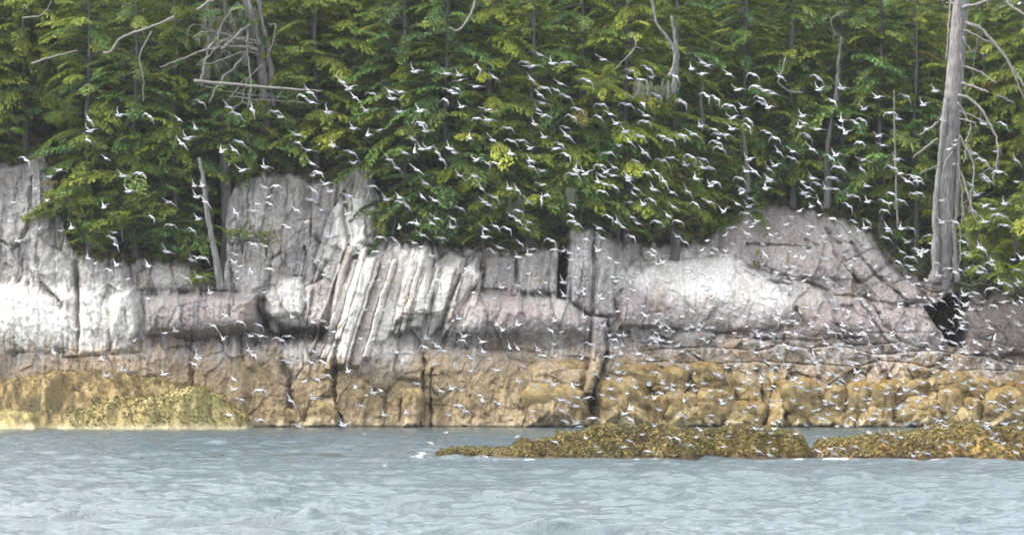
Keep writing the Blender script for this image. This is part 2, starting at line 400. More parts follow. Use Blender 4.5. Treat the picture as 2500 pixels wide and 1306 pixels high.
    for poly, h, bev in pieces:
        p = np.array(poly); x0, y0 = p.min(0) - 20; x1, y1 = p.max(0) + 20
        c = (pxs > x0) & (pxs < x1); rr = (pys > y0) & (pys < y1)
        ix = np.ix_(rr, c)
        s = poly_sd(PX[ix] + jx[ix], PY[ix] + jy[ix], poly)
        t = np.clip(s / bev, 0, 1)
        prof = .5 * np.sqrt(1 - (1 - t) ** 2) + .5 * np.clip(t * 1.35, 0, 1)
        mid = D0[ix] + 0.35 * (D[ix] - D0[ix])
        hd = .35 if bev <= 18 else .12
        newD = mid + h * (hd + (1 - hd) * prof) * (1 - .65 * sstep(775, 850, PY[ix]) * sstep(905, 880, PY[ix].max()  + 0 * PY[ix]))
        bl = np.clip(s / (4 if bev <= 18 else 10), 0, 1) * .8
        D[ix] = D[ix] * (1 - bl) + newD * bl - 0.22 * cm[ix] * np.exp(-(s / 2.4) ** 2)
    cracks = [
        ([(1478, 868), (1450, 965), (1425, 1045)], 6, 2.2),
        ([(467, 815), (463, 900), (470, 960)], 3, .8), ([(583, 800), (590, 880)], 3, .7), ([(690, 880), (708, 925), (712, 1040)], 6, 1.6),
        ([(826, 830), (816, 920), (824, 1040)], 6, 1.6), ([(1036, 880), (1030, 960), (1024, 1040)], 3, 1.0), ([(1052, 900), (1052, 1040)], 3.5, 1.0),
        ([(1820, 598), (1900, 600), (1975, 604)], 2.6, .7), ([(1852, 640), (1935, 680)], 2.4, .6), ([(1815, 662), (1870, 685), (1935, 692)], 3, .8),
        ([(2015, 560), (2035, 590), (2048, 594)], 4, .8), ([(2070, 592), (2110, 640), (2160, 690), (2215, 735)], 3.5, .9), ([(2060, 650), (2100, 690)], 3, .7),
        ([(1975, 690), (2040, 718), (2120, 728), (2160, 790), (2195, 825)], 3.6, 1.0), ([(1960, 585), (1998, 600)], 3, .6),
        ([(2100, 740), (2180, 850)], 2.5, .6), ([(628, 745), (640, 800), (690, 830)], 9, 1.0), ([(800, 640), (770, 700), (750, 790)], 4, 1.0),
        ([(188, 640), (190, 860)], 4, .8), ([(66, 690), (75, 730)], 3, .6), ([(80, 430), (70, 560), (30, 610)], 4, .9), ([(1262, 625), (1263, 710)], 3, .5),
        ([(1170, 640), (1172, 705)], 4, .8), ([(560, 640), (576, 745)], 4, .7), ([(745, 600), (738, 670)], 6, .9), ([(990, 770), (1060, 765), (1110, 750)], 2.5, .4),
        ([(840, 470), (846, 600)], 5, .9), ([(1850, 910), (1870, 1040)], 5, .8), ([(1925, 940), (1915, 1045)], 5, .9), ([(1780, 900), (1800, 1000)], 4, .7),
        ([(1780, 824), (1900, 826), (2010, 832), (2080, 826)], 4, .7), ([(2480, 960), (2497, 1040)], 5, 1.2), ([(2300, 905), (2290, 950), (2310, 1030)], 3, .7)]
    for pts, w, h in cracks:
        p = np.array(pts); c = (pxs > p[:, 0].min() - 30) & (pxs < p[:, 0].max() + 30); rr = (pys > p[:, 1].min() - 30) & (pys < p[:, 1].max() + 30)
        ix = np.ix_(rr, c)
        d = line_d(PX[ix] + jx[ix] * 1.1 + (fbm(PX[ix] / 13, PY[ix] / 13, 3, 3) - .5) * 9, PY[ix] + jy[ix] * 1.1, pts)
        wv = w * (.25 + 1.2 * sstep(.3, .7, fbm(PX[ix] / 22, PY[ix] / 30, 3, 4)))
        D[ix] -= h * .55 * np.exp(-(d / wv) ** 2)
    # the dark cave right of the big trunk
    s = poly_sd(PX + jx, PY + jy, [(2258, 752), (2292, 742), (2312, 722), (2345, 716), (2372, 724), (2380, 742), (2358, 770), (2372, 800), (2364, 850), (2325, 842), (2288, 800)])
    D -= 9.0 * sstep(-4, 14, s)
    s = poly_sd(PX + jx * .6, PY + jy * .6, [(1366, 535), (1392, 535), (1388, 640), (1382, 735), (1358, 728), (1364, 640)])
    D -= 4.0 * sstep(-3, 8, s)
    s = poly_sd(PX + jx, PY + jy, [(626, 752), (700, 800), (800, 800), (800, 838), (640, 838)])
    D -= 0.9 * sstep(-6, 14, s)
    # surface roughness
    fade = np.interp(PX, [-100, 0, 2500, 2600], [.6, 1, 1, .6])
    D += fade * ((fbm(PX / 70, PY / 70, 6, 3) - .5) * 0.55 + (fbm(U / 9, PY / 60, 4, 4) - .5) * 0.12 * up + (fbm(PX / 11, PY / 11, 4, 5) - .5) * 0.13)
    D += (np.abs(fbm(PX / 34, PY / 34, 4, 6) - .5)) * -0.5
    D = D0 + .74 * (D - D0) - .9 * np.clip(D0 - D - 1.0, 0, 9)
    # recede above the top line
    tp = top_py(PX + wx * .5) + (fbm(PX / 16, PX * 0 + 3, 3, 2) - .5) * 22
    over = np.clip(tp - PY, 0, None) * 0.016
    D -= np.minimum(over * 2.6 + 0.25 * np.sqrt(over + 1e-9), 9.0) 
    Yn = 153.5 - D0
    Yv = 153.5 - D
    X = (PX - 1250) * Yn / F
    Z = CAM_H + (HOR - PY) * Yn / F
    # ---- colours (the stone's own: lichen, guano, tide bands)
    big = fbm(WX / 90, WY / 90, 5, 6); sm = fbm(WX / 14, WY / 22, 4, 7); streak = fbm(U / 7, WY / 95, 4, 1)
    def C(r, g, b): return lin((r, g, b))[None, None, :]
    def mix(a, b, t): return a * (1 - t[..., None]) + b * t[..., None]
    grey = mix(C(150, 147, 147), C(192, 189, 184), sstep(.3, .7, big))
    grey = mix(grey, C(128, 124, 126), 0.55 * sstep(.55, .75, sm))
    col = mix(grey, C(208, 206, 202), 0.5 * sstep(.5, .72, streak))
    def blob(cx, cy, rx, ry, soft=.5): 
        d = np.hypot((PX - cx) / rx, (PY - cy) / ry) + (big - .5) * 1.3 + (sm - .5) * .7 + (streak - .5) * .5
        return sstep(1 + soft * .5, 1 - soft * .5, d)
    for b_ in ((60, 760, 130, 90), (230, 780, 60, 85), (300, 760, 45, 60), (900, 740, 95, 150), (1010, 690, 60, 90), (1120, 700, 40, 70), (1700, 690, 170, 60), (1830, 730, 110, 60), (860, 560, 40, 80), (720, 740, 60, 45), (30, 800, 90, 50), (1648, 740, 12, 60)):
        col = mix(col, C(250, 247, 242), 0.9 * blob(*b_))
    col = mix(col, C(240, 236, 230), strip_m * (.25 + .7 * strip_c)); col = mix(col, C(150, 138, 130), strip_m * .6 * (strip_c < .25)); col = mix(col, C(170, 140, 112), strip_m * .5 * np.exp(-((strip_e - 3) / 2) ** 2) * sstep(.5, .65, sm))
    for b_ in ((510, 760, 130, 50), (1300, 780, 150, 45), (1560, 760, 60, 60), (1850, 780, 230, 45), (2150, 790, 170, 60), (1900, 560, 140, 60), (2250, 700, 100, 70), (780, 740, 22, 60), (420, 850, 90, 40), (1210, 750, 90, 45), (2000, 640, 150, 60), (1620, 780, 90, 40)):
        col = mix(col, C(162, 146, 146), 0.6 * blob(*b_, .9))
    ochre = sstep(.60, .74, fbm(WX / 40 + 9, WY / 40, 4, 4))
    col = mix(col, C(170, 150, 122), 0.35 * ochre)
    # black lichen band
    bw = np.interp(PX, [-100, 150, 340, 420, 600, 640, 800, 830, 960, 1080, 1250, 1300, 1440, 1480, 1640, 1750, 2000, 2200, 2300, 2500],
                   [.05, .05, .3, .7, .8, 1, 1, .1, .4, .9, .9, .6, .6, .95, .8, .25, .25, .6, .5, .6])
    bc = np.interp(PX, [0, 600, 700, 820, 1080, 1250, 1500, 2000, 2300, 2500], [840, 822, 812, 812, 835, 830, 825, 830, 850, 880])
    bt = np.clip(1 - np.abs(PY - bc + (streak - .5) * 60 + (big - .5) * 40) / 42, 0, 1)
    col = mix(col, C(88, 82, 82), np.clip(bt * 1.4, 0, 1) * .85 * bw * sstep(.25, .55, sm + bw * .3))
    # brown belt, tan belt
    edge1 = 850 + (streak - .5) * 90 + (big - .5) * 90 + np.interp(PX, [0, 860, 960, 1400, 1700, 2500], [0, 25, 10, 0, -20, 30])
    t1 = sstep(edge1 - 24, edge1 + 30, PY)
    brown = mix(C(178, 160, 138), C(154, 138, 120), sstep(.4, .65, big)); brown = mix(brown, C(172, 152, 126), .6 * sstep(.52, .7, streak))
    col = mix(col, brown, t1)
    edge2 = 905 + (streak - .5) * 90 + (sm - .5) * 40 + (big - .5) * 110 + np.interp(PX, [0, 800, 1400, 1800, 2500], [5, 0, -5, 5, 25])
    t2 = sstep(edge2 - 26, edge2 + 36, PY)
    tan = mix(C(160, 142, 108), C(134, 118, 88), sstep(.38, .62, big)); tan = mix(tan, C(182, 160, 116), .6 * sstep(.5, .68, sm)); tan = mix(tan, C(98, 82, 58), .7 * sstep(.52, .68, streak)); tan = mix(tan, C(112, 96, 70), .35 * sstep(860, 640, PX))
    tanr = mix(C(150, 133, 90), C(176, 158, 116), sstep(.4, .65, sm)); tanr = mix(tanr, C(104, 92, 58), .7 * sstep(.5, .66, streak)); tanr = mix(tanr, C(134, 108, 54), .6 * sstep(.5, .62, fbm(WX / 30, WY / 18, 3, 2)))
    tan = mix(tan, tanr, sstep(1380, 1600, PX))
    col = mix(col, tan, t2)
    # weed on upper faces of the boulders, dark wet foot
    wd = wp * sstep(.52, .62, fbm(WX / 45 + 2, WY / 20, 4, 3)) * sstep(1020, 930, PY) * np.interp(PX, [1400, 1700, 2100, 2500], [.2, .6, 1, 1])
    col = mix(col, mix(C(128, 92, 30), C(96, 84, 30), sstep(.4, .6, sm)), wd * .85)
    col = mix(col, C(222, 208, 170), .4 * sstep(1012, 1030, PY) * sstep(.45, .6, sm))
    col = mix(col, C(60, 62, 50), sstep(1034, 1041, PY))
    # far right darker reddish rock
    col = mix(col, C(118, 100, 96), .7 * sstep(2310, 2400, PX) * sstep(900, 860, PY) * sstep(.2, .5, sm + big * .4))
    # moss at the top edge
    mt = sstep(14, -4, PY - tp - (sm - .5) * 30)
    col = mix(col, mix(C(92, 84, 50), C(60, 74, 36), sstep(.4, .6, sm)), mt * .9)
    g_ = col.mean(-1, keepdims=True); col = (g_ * .10 + col * .90) * np.array((.745, .73, .70))
    col = np.clip(col, 0.01, .85)
    o = mesh_obj('cliff', np.stack([X, Yv, Z], -1).reshape(-1, 3), grid_faces(*PX.shape), M_ROCK, colors=col.reshape(-1, 3))
    tag(o, 'fractured pale grey granite sea cliff with brown tide band at its foot', 'cliff', kind='structure')
build_cliff()

# ------------------------------------------------------------------ hillside behind
def hill_z(x, Y):
    px = 1250 + x * F / 153.0
    k = np.linspace(-160, 160, 9)
    t = sum(top_py(px + d) for d in k) / 9
    tz = CAM_H + (HOR - t) * 153.0 / F
    Yc = 154.6 + 3.6 * sstep(1420, 1650, px) + 1.5 * sstep(1700, 1800, px) * sstep(2200, 2050, px)
    pit = 6 * sstep(2215, 2262, px) * sstep(2425, 2378, px) * sstep(163.5, 161, Y) * 0
    return tz - 0.3 + np.where(Y < Yc, (Y - Yc) * 1.5, 0) + np.clip(Y - Yc, 0, 20) * 0.72 - pit
def build_hill():
    xs = np.concatenate([np.linspace(-400, -42, 20), np.arange(-40, 40.1, 0.35), np.linspace(42, 400, 20)])
    ys = np.concatenate([np.arange(153, 190, 0.5), np.linspace(195, 400, 12)])
    X, Yg = np.meshgrid(xs, ys)
    Z = hill_z(X, Yg) + (fbm(X / 3, Yg / 3, 4, 2) - .5) * 0.8 - 0.5
    n = fbm(X / 1.2, Yg / 1.2, 4, 5)[..., None]
    c = lin((34, 32, 26)) * (1 - n) + lin((40, 50, 28)) * n
    o = mesh_obj('hillside', np.stack([X, Yg, Z], -1).reshape(-1, 3), grid_faces(*X.shape)[:, ::-1], M_SOIL, colors=c.reshape(-1, 3))
    tag(o, 'steep dark mossy forest slope above the cliff', 'hillside', kind='structure')
build_hill()

# ------------------------------------------------------------------ tubes
def tube(pts, radii, n=7, jag=0.0):
    pts = np.asarray(pts, float); m = len(pts)
    V = []; 
    for i in range(m):
        t = pts[min(i + 1, m - 1)] - pts[max(i - 1, 0)]; t /= np.linalg.norm(t) + 1e-9
        a = np.cross(t, (0.13, 0.97, 0.2)); a /= np.linalg.norm(a) + 1e-9; b = np.cross(t, a)
        for j in range(n):
            th = 2 * math.pi * j / n
            r = radii[i] * (1 + jag * (random.random() - .5))
            V.append(pts[i] + r * (a * math.cos(th) + b * math.sin(th)))
    Fc = []
    for i in range(m - 1):
        for j in range(n):
            k = (j + 1) % n
            Fc.append([i * n + j, i * n + k, (i + 1) * n + k, (i + 1) * n + j])
    Fc.append(list(range(n))[::-1]); Fc.append([(m - 1) * n + j for j in range(n)])
    return np.array(V), Fc
def join(parts):
    V = []; Fc = []; o = 0
    for v, f in parts:
        V.append(v); Fc += [[i + o for i in q] for q in f]; o += len(v)
    return np.concatenate(V), Fc
def smooth_path(pts, sub=5, wob=0.0):
    pts = np.asarray(pts, float)
    if len(pts) < 3: 
        pts = np.array([pts[0], (pts[0] + pts[-1]) / 2, pts[-1]])
    out = []
    n = len(pts)
    for i in range(n - 1):
        p0 = pts[max(i - 1, 0)]; p1 = pts[i]; p2 = pts[i + 1]; p3 = pts[min(i + 2, n - 1)]
        for s in range(sub):
            t = s / sub
            out.append(0.5 * ((2 * p1) + (-p0 + p2) * t + (2 * p0 - 5 * p1 + 4 * p2 - p3) * t * t + (-p0 + 3 * p1 - 3 * p2 + p3) * t ** 3))
    out.append(pts[-1]); out = np.array(out)
    if wob: out[1:-1] += rng.normal(0, wob, out[1:-1].shape)
    return out

# ------------------------------------------------------------------ foliage sprays
def make_spray(seed, kind):
    """a bough of unit length along +x; returns leaf quads (n,4,3) and brightness (n,)"""
    r = np.random.default_rng(seed); L = []; B = []
    cedar = kind == 'cedar'
    nst = 30
    for i in range(nst):
        t = min(.99, max(.01, (i + .5 + r.normal() * .25) / nst))
        c = np.array((t, 0.03 * math.sin(t * 5 + seed), (0.12 * t - (0.62 if cedar else 0.44) * t * t)))
        for sd_ in (-1, 1):
            w = (0.46 if cedar else 0.42) * (1 - t) ** 0.6 * (0.35 + 1.3 * t) ** .5 * (0.6 + .7 * r.random())
            if r.random() < .10: continue
            ang = math.radians(48 + r.normal() * 12)
            d = np.array((math.cos(ang), sd_ * math.sin(ang), 0.05))
            nl = max(3, int(w / 0.030))
            for k in range(nl):
                u = (k + .3 + r.random() * .6) / nl
                drop = (0.75 if cedar else 0.42) * (w * u) ** 1.4 * (1 + r.random() * .4)
                p = c + d * w * u + np.array((0, 0, -drop)) + r.normal(0, 0.011, 3)
                ld = d + np.array((r.normal() * .45, r.normal() * .45, (-1.3 if cedar else -0.8) + r.normal() * .35)); ld /= np.linalg.norm(ld)
                sdv = np.cross(ld, np.array((r.normal() * .4, r.normal() * .4, 1))); sdv /= np.linalg.norm(sdv) + 1e-9
                ll = (0.052 + .034 * r.random()); ww = (0.015 + .011 * r.random())
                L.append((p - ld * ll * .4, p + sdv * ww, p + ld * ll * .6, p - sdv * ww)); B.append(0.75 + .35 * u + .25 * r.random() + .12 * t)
    return np.array(L), np.array(B)
SPR = {'cedar': [make_spray(i, 'cedar') for i in range(5)], 'hemlock': [make_spray(20 + i, 'hemlock') for i in range(5)]}
PAL = {'cedar': [(0.150, 0.185, 0.024), (0.115, 0.155, 0.025), (0.185, 0.205, 0.028)],
       'mid': [(0.094, 0.122, 0.018), (0.126, 0.148, 0.020), (0.072, 0.104, 0.020)],
       'hemlock': [(0.046, 0.088, 0.024), (0.058, 0.106, 0.024), (0.075, 0.116, 0.022)],
       'lichen': [(0.17, 0.17, 0.13), (0.14, 0.145, 0.115)],
       'rust': [(0.17, 0.08, 0.03), (0.15, 0.085, 0.035)],
       'moss': [(0.13, 0.105, 0.04), (0.10, 0.12, 0.035), (0.17, 0.10, 0.04)]}
def sprays_mesh(items):
    """items: (origin, azimuth, pitch, length, width, kind, palette)"""
    VS = []; CS = []
    for (o, az, pit, ln, wd, kind, pal) in items:
        q, b = SPR[kind][rng.integers(5)]
        ca, sa = math.cos(az), math.sin(az); cp, sp = math.cos(pit), math.sin(pit)
        R = np.array(((ca * cp, -sa, -ca * sp), (sa * cp, ca, -sa * sp), (sp, 0, cp)))
        roll = rng.normal() * .25; cr, sr = math.cos(roll), math.sin(roll)
        R = R @ np.array(((1, 0, 0), (0, cr, -sr), (0, sr, cr)))
        if ln < 1.2:
            keep = rng.random(len(q)) < 0.65; q = q[keep]; b = b[keep]
        s = np.array((ln, wd, (ln + wd) / 2))
        v = (q * s) @ R.T + o
        VS.append(v.reshape(-1, 3))
        c = np.array(PAL[pal][rng.integers(len(PAL[pal]))]) * (0.70 + .55 * rng.random())
        if pal != 'rust' and pal != 'lichen' and rng.random() < .006: c = c * .5 + .5 * np.array(PAL['rust'][rng.integers(2)])
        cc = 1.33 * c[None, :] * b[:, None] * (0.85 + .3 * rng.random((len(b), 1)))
        CS.append(np.repeat(cc, 4, 0))
    V = np.concatenate(VS); Cc = np.concatenate(CS)
    return V, np.arange(len(V)).reshape(-1, 4), Cc

def crown_items(H, zb, Lmax, kind, pal, per_m=7.0, top_pal=None, taper=0.75):
    items = []
    n = int((H - zb) * per_m)
    for i in range(n):
        z = zb + (H - zb) * (i + rng.random()) / n
        f = (H - z) / H
        L = Lmax * (0.12 + min(1, f * 1.25) ** taper) * (0.6 + .55 * rng.random())
        az = rng.random() * 2 * math.pi
        pit = math.radians((8 if kind == 'cedar' else -2) - 22 * (1 - f) * 0 + rng.normal() * 10)
        st = (0.05 + .3 * rng.random()) * L
        o = np.array((math.cos(az) * st, math.sin(az) * st, z))
        p = pal
        if rng.random() < .3: p = {'cedar': 'mid', 'mid': 'hemlock', 'hemlock': 'mid'}.get(pal, pal)
        items.append((o, az, pit, L * .95, L * (0.5 + .3 * rng.random()), kind, p))
    return items
def trunk_mesh(H, r0, lean=(0, 0), limbs=None, z0=-1.5):
    zs = np.linspace(z0, H, 14)
    pts = np.array([(lean[0] * (z / H) + .06 * math.sin(z * .9), lean[1] * (z / H) + .05 * math.cos(z * .7), z) for z in zs])
    parts = [tube(pts, [r0 * (1.0 - .88 * max(0, z) / H) * (1 + .5 * math.exp(-max(z, 0) * 1.6)) for z in zs], 9)]
    for (o, az, pit, L) in (limbs or []):
        a = np.array((0, 0, o[2] - .1)); b = a + np.array((math.cos(az) * math.cos(pit), math.sin(az) * math.cos(pit), math.sin(pit))) * L * .8; b[2] -= .12 * L
        parts.append(tube([a, (a + b) / 2 + (0, 0, .05 * L), b], [.035, .025, .01], 4))
    return join(parts)
def make_tree(H, zb, Lmax, kind, pal, r0=0.2, per_m=15, lean=(0, 0)):
    root = empty('conifer_tree')
    it = crown_items(H, zb, Lmax, kind, pal, per_m)
    V, Fc, Cc = sprays_mesh(it)
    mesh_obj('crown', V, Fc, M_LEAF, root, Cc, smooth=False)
    tv, tf = trunk_mesh(H, r0, lean, [(i[0], i[1], i[2], i[3]) for i in it[::3]])
    mesh_obj('trunk', tv, tf, M_BARK, root)
    return root
def dup(root):
    r = root.copy(); COL.objects.link(r)
    for ch in list(root.children):
        c = ch.copy(); COL.objects.link(c); c.parent = r
    return r
def put(o, x, Y, z, rz=0, s=1):
    o.location = (float(x), float(Y), float(z)); o.rotation_euler = (0, 0, rz); o.scale = (s, s, s)

# front trees: px, crown-bottom row, base row, Y, reach, kind, palette, trunk radius, label
front = [
    (-90, 400, 430, 154.5, 2.0, 'hemlock', 'mid', .2, 'green hemlock at the left frame edge above the pale grey rock slab'),
    (60, 330, 400, 154.8, 1.9, 'cedar', 'mid', .2, 'green conifer standing just behind the pale slab at far left'),
    (215, 600, 640, 153.2, 1.7, 'cedar', 'mid', .2, 'dense green tree hanging over the cliff beside the pale slab, brown twigs at its side'),
    (330, 628, 650, 153.0, 1.8, 'hemlock', 'hemlock', .2, 'dark green tree with lowest boughs touching the round grey boulder'),
    (425, 610, 650, 153.4, 1.6, 'hemlock', 'mid', .2, 'bushy green tree just left of the leaning bare trunk'),
    (552, 400, 690, 153.4, 1.7, 'hemlock', 'hemlock', .26, 'dark tree with thick bare grey trunk beside the leaning pale trunk'),
    (655, 395, 440, 154.4, 1.7, 'cedar', 'mid', .2, 'green cedar under the bare fallen log above the grey columns'),
    (770, 400, 440, 154.6, 1.8, 'hemlock', 'cedar', .2, 'yellow green tree above the dark rock cleft'),
    (868, 370, 420, 154.9, 1.5, 'hemlock', 'mid', .2, 'olive green tree behind the tall grey rock spire'),
    (985, 560, 600, 153.6, 1.9, 'hemlock', 'hemlock', .22, 'dark green hemlock above the white leaning rock columns'),
    (1090, 572, 610, 153.3, 1.9, 'hemlock', 'hemlock', .22, 'dark hemlock with flat layered boughs above the smooth pale slab'),
    (1195, 560, 610, 153.6, 1.8, 'cedar', 'cedar', .22, 'yellowish cedar rising in the middle of the wood below the curved bare branch'),
    (1300, 572, 610, 153.4, 1.8, 'hemlock', 'mid', .22, 'green hemlock just left of the deep dark rock cleft'),
    (1420, 545, 580, 153.8, 1.9, 'hemlock', 'hemlock', .22, 'hemlock with broad flat boughs over the deep dark rock cleft'),
    (1530, 555, 600, 153.8, 1.8, 'cedar', 'cedar', .22, 'yellow green cedar left of the hanging lichen clump'),
    (1650, 540, 600, 154.4, 1.8, 'hemlock', 'mid', .22, 'hemlock with spreading boughs above the white dome rock'),
    (1820, 470, 520, 156.2, 1.6, 'hemlock', 'hemlock', .15, 'hemlock with short pale trunk showing above the grey dome'),
    (1935, 455, 510, 156.4, 1.8, 'hemlock', 'mid', .2, 'broad green hemlock directly above the grey dome summit'),
    (2055, 320, 535, 156.4, 2.0, 'hemlock', 'hemlock', .17, 'hemlock with layered boughs and slim bare grey lower trunk'),
    (2150, 520, 590, 155.6, 1.7, 'hemlock', 'hemlock', .2, 'dark green hemlock left of the big dead trunk'),
    (2235, 560, 660, 155.2, 1.3, 'cedar', 'mid', .18, 'shaggy green cedar touching the left side of the dead trunk'),
    (2400, 640, 720, 155.0, 1.7, 'hemlock', 'mid', .2, 'dark tree behind the drooping bare branches right of the dead trunk'),
    (2500, 600, 720, 154.2, 1.7, 'cedar', 'cedar', .2, 'bright yellow green cedar at the right frame edge'),
    (2610, 600, 720, 155.0, 1.9, 'hemlock', 'mid', .2, 'green conifer just past the right frame edge'),
]
FRONT_OBJ = []
for (px, pb, pbase, Y, reach, kind, pal, r0, lab) in front:
    b = P(px, pbase, Y); zb = (P(px, pb, Y)[2] - b[2]) + 0.5
    H = 19.5 + rng.random() * 3 - b[2] + 2
    t = make_tree(H, max(.5, zb), reach * 1.25, kind, pal, r0 * .62 if r0 < .25 else r0, per_m=17)
    put(t, b[0], Y, b[2]); t['label'] = lab; t['category'] = 'tree'; t['group'] = 'conifers along the cliff top'
    FRONT_OBJ.append(t)

# prototypes for the wood behind
protos = [make_tree(17, 1.5, 2.6, 'hemlock', 'hemlock', .13), make_tree(16, 1.2, 2.5, 'cedar', 'cedar', .13), make_tree(18, 1.6, 2.7, 'hemlock', 'mid', .14),
          make_tree(15, 1.0, 2.4, 'cedar', 'mid', .12), make_tree(17, 1.2, 2.6, 'hemlock', 'cedar', .13)]
LMX = [(-120, 'past the left frame edge'), (40, 'at the top left corner'), (170, 'above the long bare bough at left'), (290, 'behind the two thin bare branches at left'), (410, 'left of the tangled dead snag'),
       (520, 'directly behind the tangled dead snag'), (640, 'right of the tangled dead snag'), (770, 'over the tip of the fallen log'), (890, 'above the tall rock spire'), (1010, 'left of the curved bare branch'),
       (1130, 'behind the curved bare branch'), (1250, 'right of the curved bare branch'), (1370, 'over the deep dark cleft'), (1480, 'left of the lichen covered snag'), (1600, 'behind the lichen covered snag'),
       (1720, 'right of the lichen covered snag'), (1830, 'over the left side of the grey dome'), (1950, 'over the middle of the grey dome'), (2060, 'behind the slim bare hemlock trunk'), (2170, 'left of the big dead trunk'),
       (2290, 'right behind the big dead trunk'), (2400, 'behind the drooping bare branches'), (2510, 'at the top right corner'), (2640, 'past the right frame edge')]
used = set()
order = [3, 1, 4, 1, 3, 2, 3, 1, 4, 0, 0, 1, 2, 2, 4, 2, 1, 0, 3, 4, 1, 0, 2, 1]
for row, (Y0, dx) in enumerate(((157.8, 0), (161.8, 55), (166.5, 10))):
    for i, (px, where) in enumerate(LMX):
        k = order[(i + row * 5) % 24]
        t = protos[k] if k not in used else dup(protos[k]); used.add(k)
        Y = Y0 + rng.normal() * .8; pxx = px + dx + rng.normal() * 16
        x = (pxx - 1250) * Y / F
        put(t, x, Y, float(hill_z(np.array(x), np.array(max(Y, 164.0) if 2200 < pxx < 2440 else Y))) - .3, rng.random() * 6.28, (.86, .76, .66)[row] + .14 * rng.random())
        nm = {0: 'dark green hemlock', 1: 'yellow green cedar', 2: 'green hemlock', 3: 'mid green cedar', 4: 'olive yellow hemlock'}[k]
        t['label'] = f"{nm} {('', 'midway upslope, ', 'highest on the slope, ')[row]}{where}"
        t['category'] = 'tree'; t['group'] = 'conifers on the slope behind'

# ------------------------------------------------------------------ shrubs and low boughs at the cliff edge
def shrub(px, py, Y, rx, rz, kind, pal, lab, n=22):
    c = P(px, py, Y); root = empty('shrub', c); tag(root, lab, 'shrub', 'shrubs on the cliff edge')
    items = []
    for i in range(n):
        az = rng.random() * 6.28; el = rng.random() * 1.3 - .25
        d = rx * (.7 + .5 * rng.random())
        items.append((np.array((math.cos(az) * rx * .15, math.sin(az) * rx * .15, rng.random() * rz)), az, el, d, d * .8, kind, pal if rng.random() < .85 else 'mid'))
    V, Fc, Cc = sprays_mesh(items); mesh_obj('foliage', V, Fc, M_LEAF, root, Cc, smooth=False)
    parts = []
    for i in range(5):
        az = rng.random() * 6.28; parts.append(tube([(0, 0, -.5), (math.cos(az) * .12, math.sin(az) * .12, rz * .4), (math.cos(az) * rx * .5, math.sin(az) * rx * .5, rz * .8)], [.035, .025, .01], 5))
    v, f = join(parts); mesh_obj('stem', v, f, M_BARK, root)
for s in [
    (170, 500, 151.9, .9, .9, 'cedar', 'moss', 'brown and rusty bush on the edge of the pale slab at left'),
    (215, 590, 151.6, 1.0, .7, 'cedar', 'mid', 'green bush hanging lowest on the left cliff beside the slab'),
    (300, 560, 151.4, 1.3, .9, 'hemlock', 'mid', 'wide green bush above the round grey boulder'),
    (400, 590, 151.8, 1.0, .6, 'hemlock', 'hemlock', 'dark bush between the round boulder and the leaning trunk'),
    (490, 690, 151.2, .55, .3, 'cedar', 'cedar', 'small bright green tuft at the foot of the leaning trunk'),
    (592, 590, 151.4, .55, .5, 'hemlock', 'mid', 'dark green bush capping the left side of the short pale pillar'),
    (650, 598, 151.4, .45, .4, 'hemlock', 'mid', 'small green bush capping the right side of the short pale pillar'),
    (960, 545, 152.4, 1.0, .7, 'hemlock', 'hemlock', 'dark bush right of the rock spire'),
    (1075, 585, 152.2, 1.2, .5, 'hemlock', 'hemlock', 'low dark bush hanging over the smooth pale slab'),
    (1180, 585, 152.2, 1.1, .6, 'hemlock', 'hemlock', 'low dark bush above the small square rock blocks'),
    (1290, 590, 152.4, .9, .5, 'hemlock', 'hemlock', 'low dark bush left of the deep cleft'),
    (1510, 565, 153.0, 1.1, .6, 'hemlock', 'hemlock', 'dark bush right of the deep cleft above grey columns'),
    (1640, 560, 154.0, .9, .5, 'cedar', 'moss', 'brownish heather patch on the ledge above the white dome'),
    (1715, 520, 155.0, .8, .7, 'cedar', 'moss', 'olive brown bush at the left shoulder of the grey dome'),
    (1770, 480, 156.0, .9, .5, 'hemlock', 'mid', 'green bush over the left crest of the grey dome'),
    (1900, 470, 156.4, 1.1, .4, 'hemlock', 'mid', 'low green bush over the summit of the grey dome'),
    (2090, 515, 155.8, 1.0, .5, 'hemlock', 'mid', 'green bush over the right shoulder of the grey dome'),
    (2185, 590, 155.2, .9, .6, 'hemlock', 'hemlock', 'dark bush in the hollow left of the dead trunk foot'),
    (2245, 655, 154.6, .6, .5, 'hemlock', 'hemlock', 'low bush at the very foot of the dead trunk'),
    (2395, 600, 151.3, .9, .8, 'cedar', 'cedar', 'bright yellow green bush right of the dead trunk foot'),
    (2430, 560, 151.3, 1.1, .9, 'cedar', 'cedar', 'topmost bright yellow green bush right of the dead trunk foot'),
    (2352, 668, 152.6, .7, .5, 'hemlock', 'hemlock', 'dark bush added as shade in the hollow between the dead trunk and bright bushes'),  # added: dark foliage stands in for the shadow in this hollow
    (2345, 712, 152.0, .5, .3, 'hemlock', 'hemlock', 'small dark bush added as shade on the lip right above the cave'),  # also added, darkens the shaded gap over the cave mouth
    (2410, 650, 150.9, 1.0, .7, 'cedar', 'cedar', 'bright green bush hanging beside the dark cave'),
    (2480, 600, 151.0, 1.5, 1.1, 'cedar', 'cedar', 'large bright yellow green bush by the right frame edge'),
    (2465, 690, 150.8, 1.1, .5, 'cedar', 'cedar', 'low bright green bush over the right-hand dark rock'),
    (1470, 235, 151.6, .9, .8, 'cedar', 'cedar', 'small bright yellow tree top in the middle of the wood'),
]: shrub(*s)

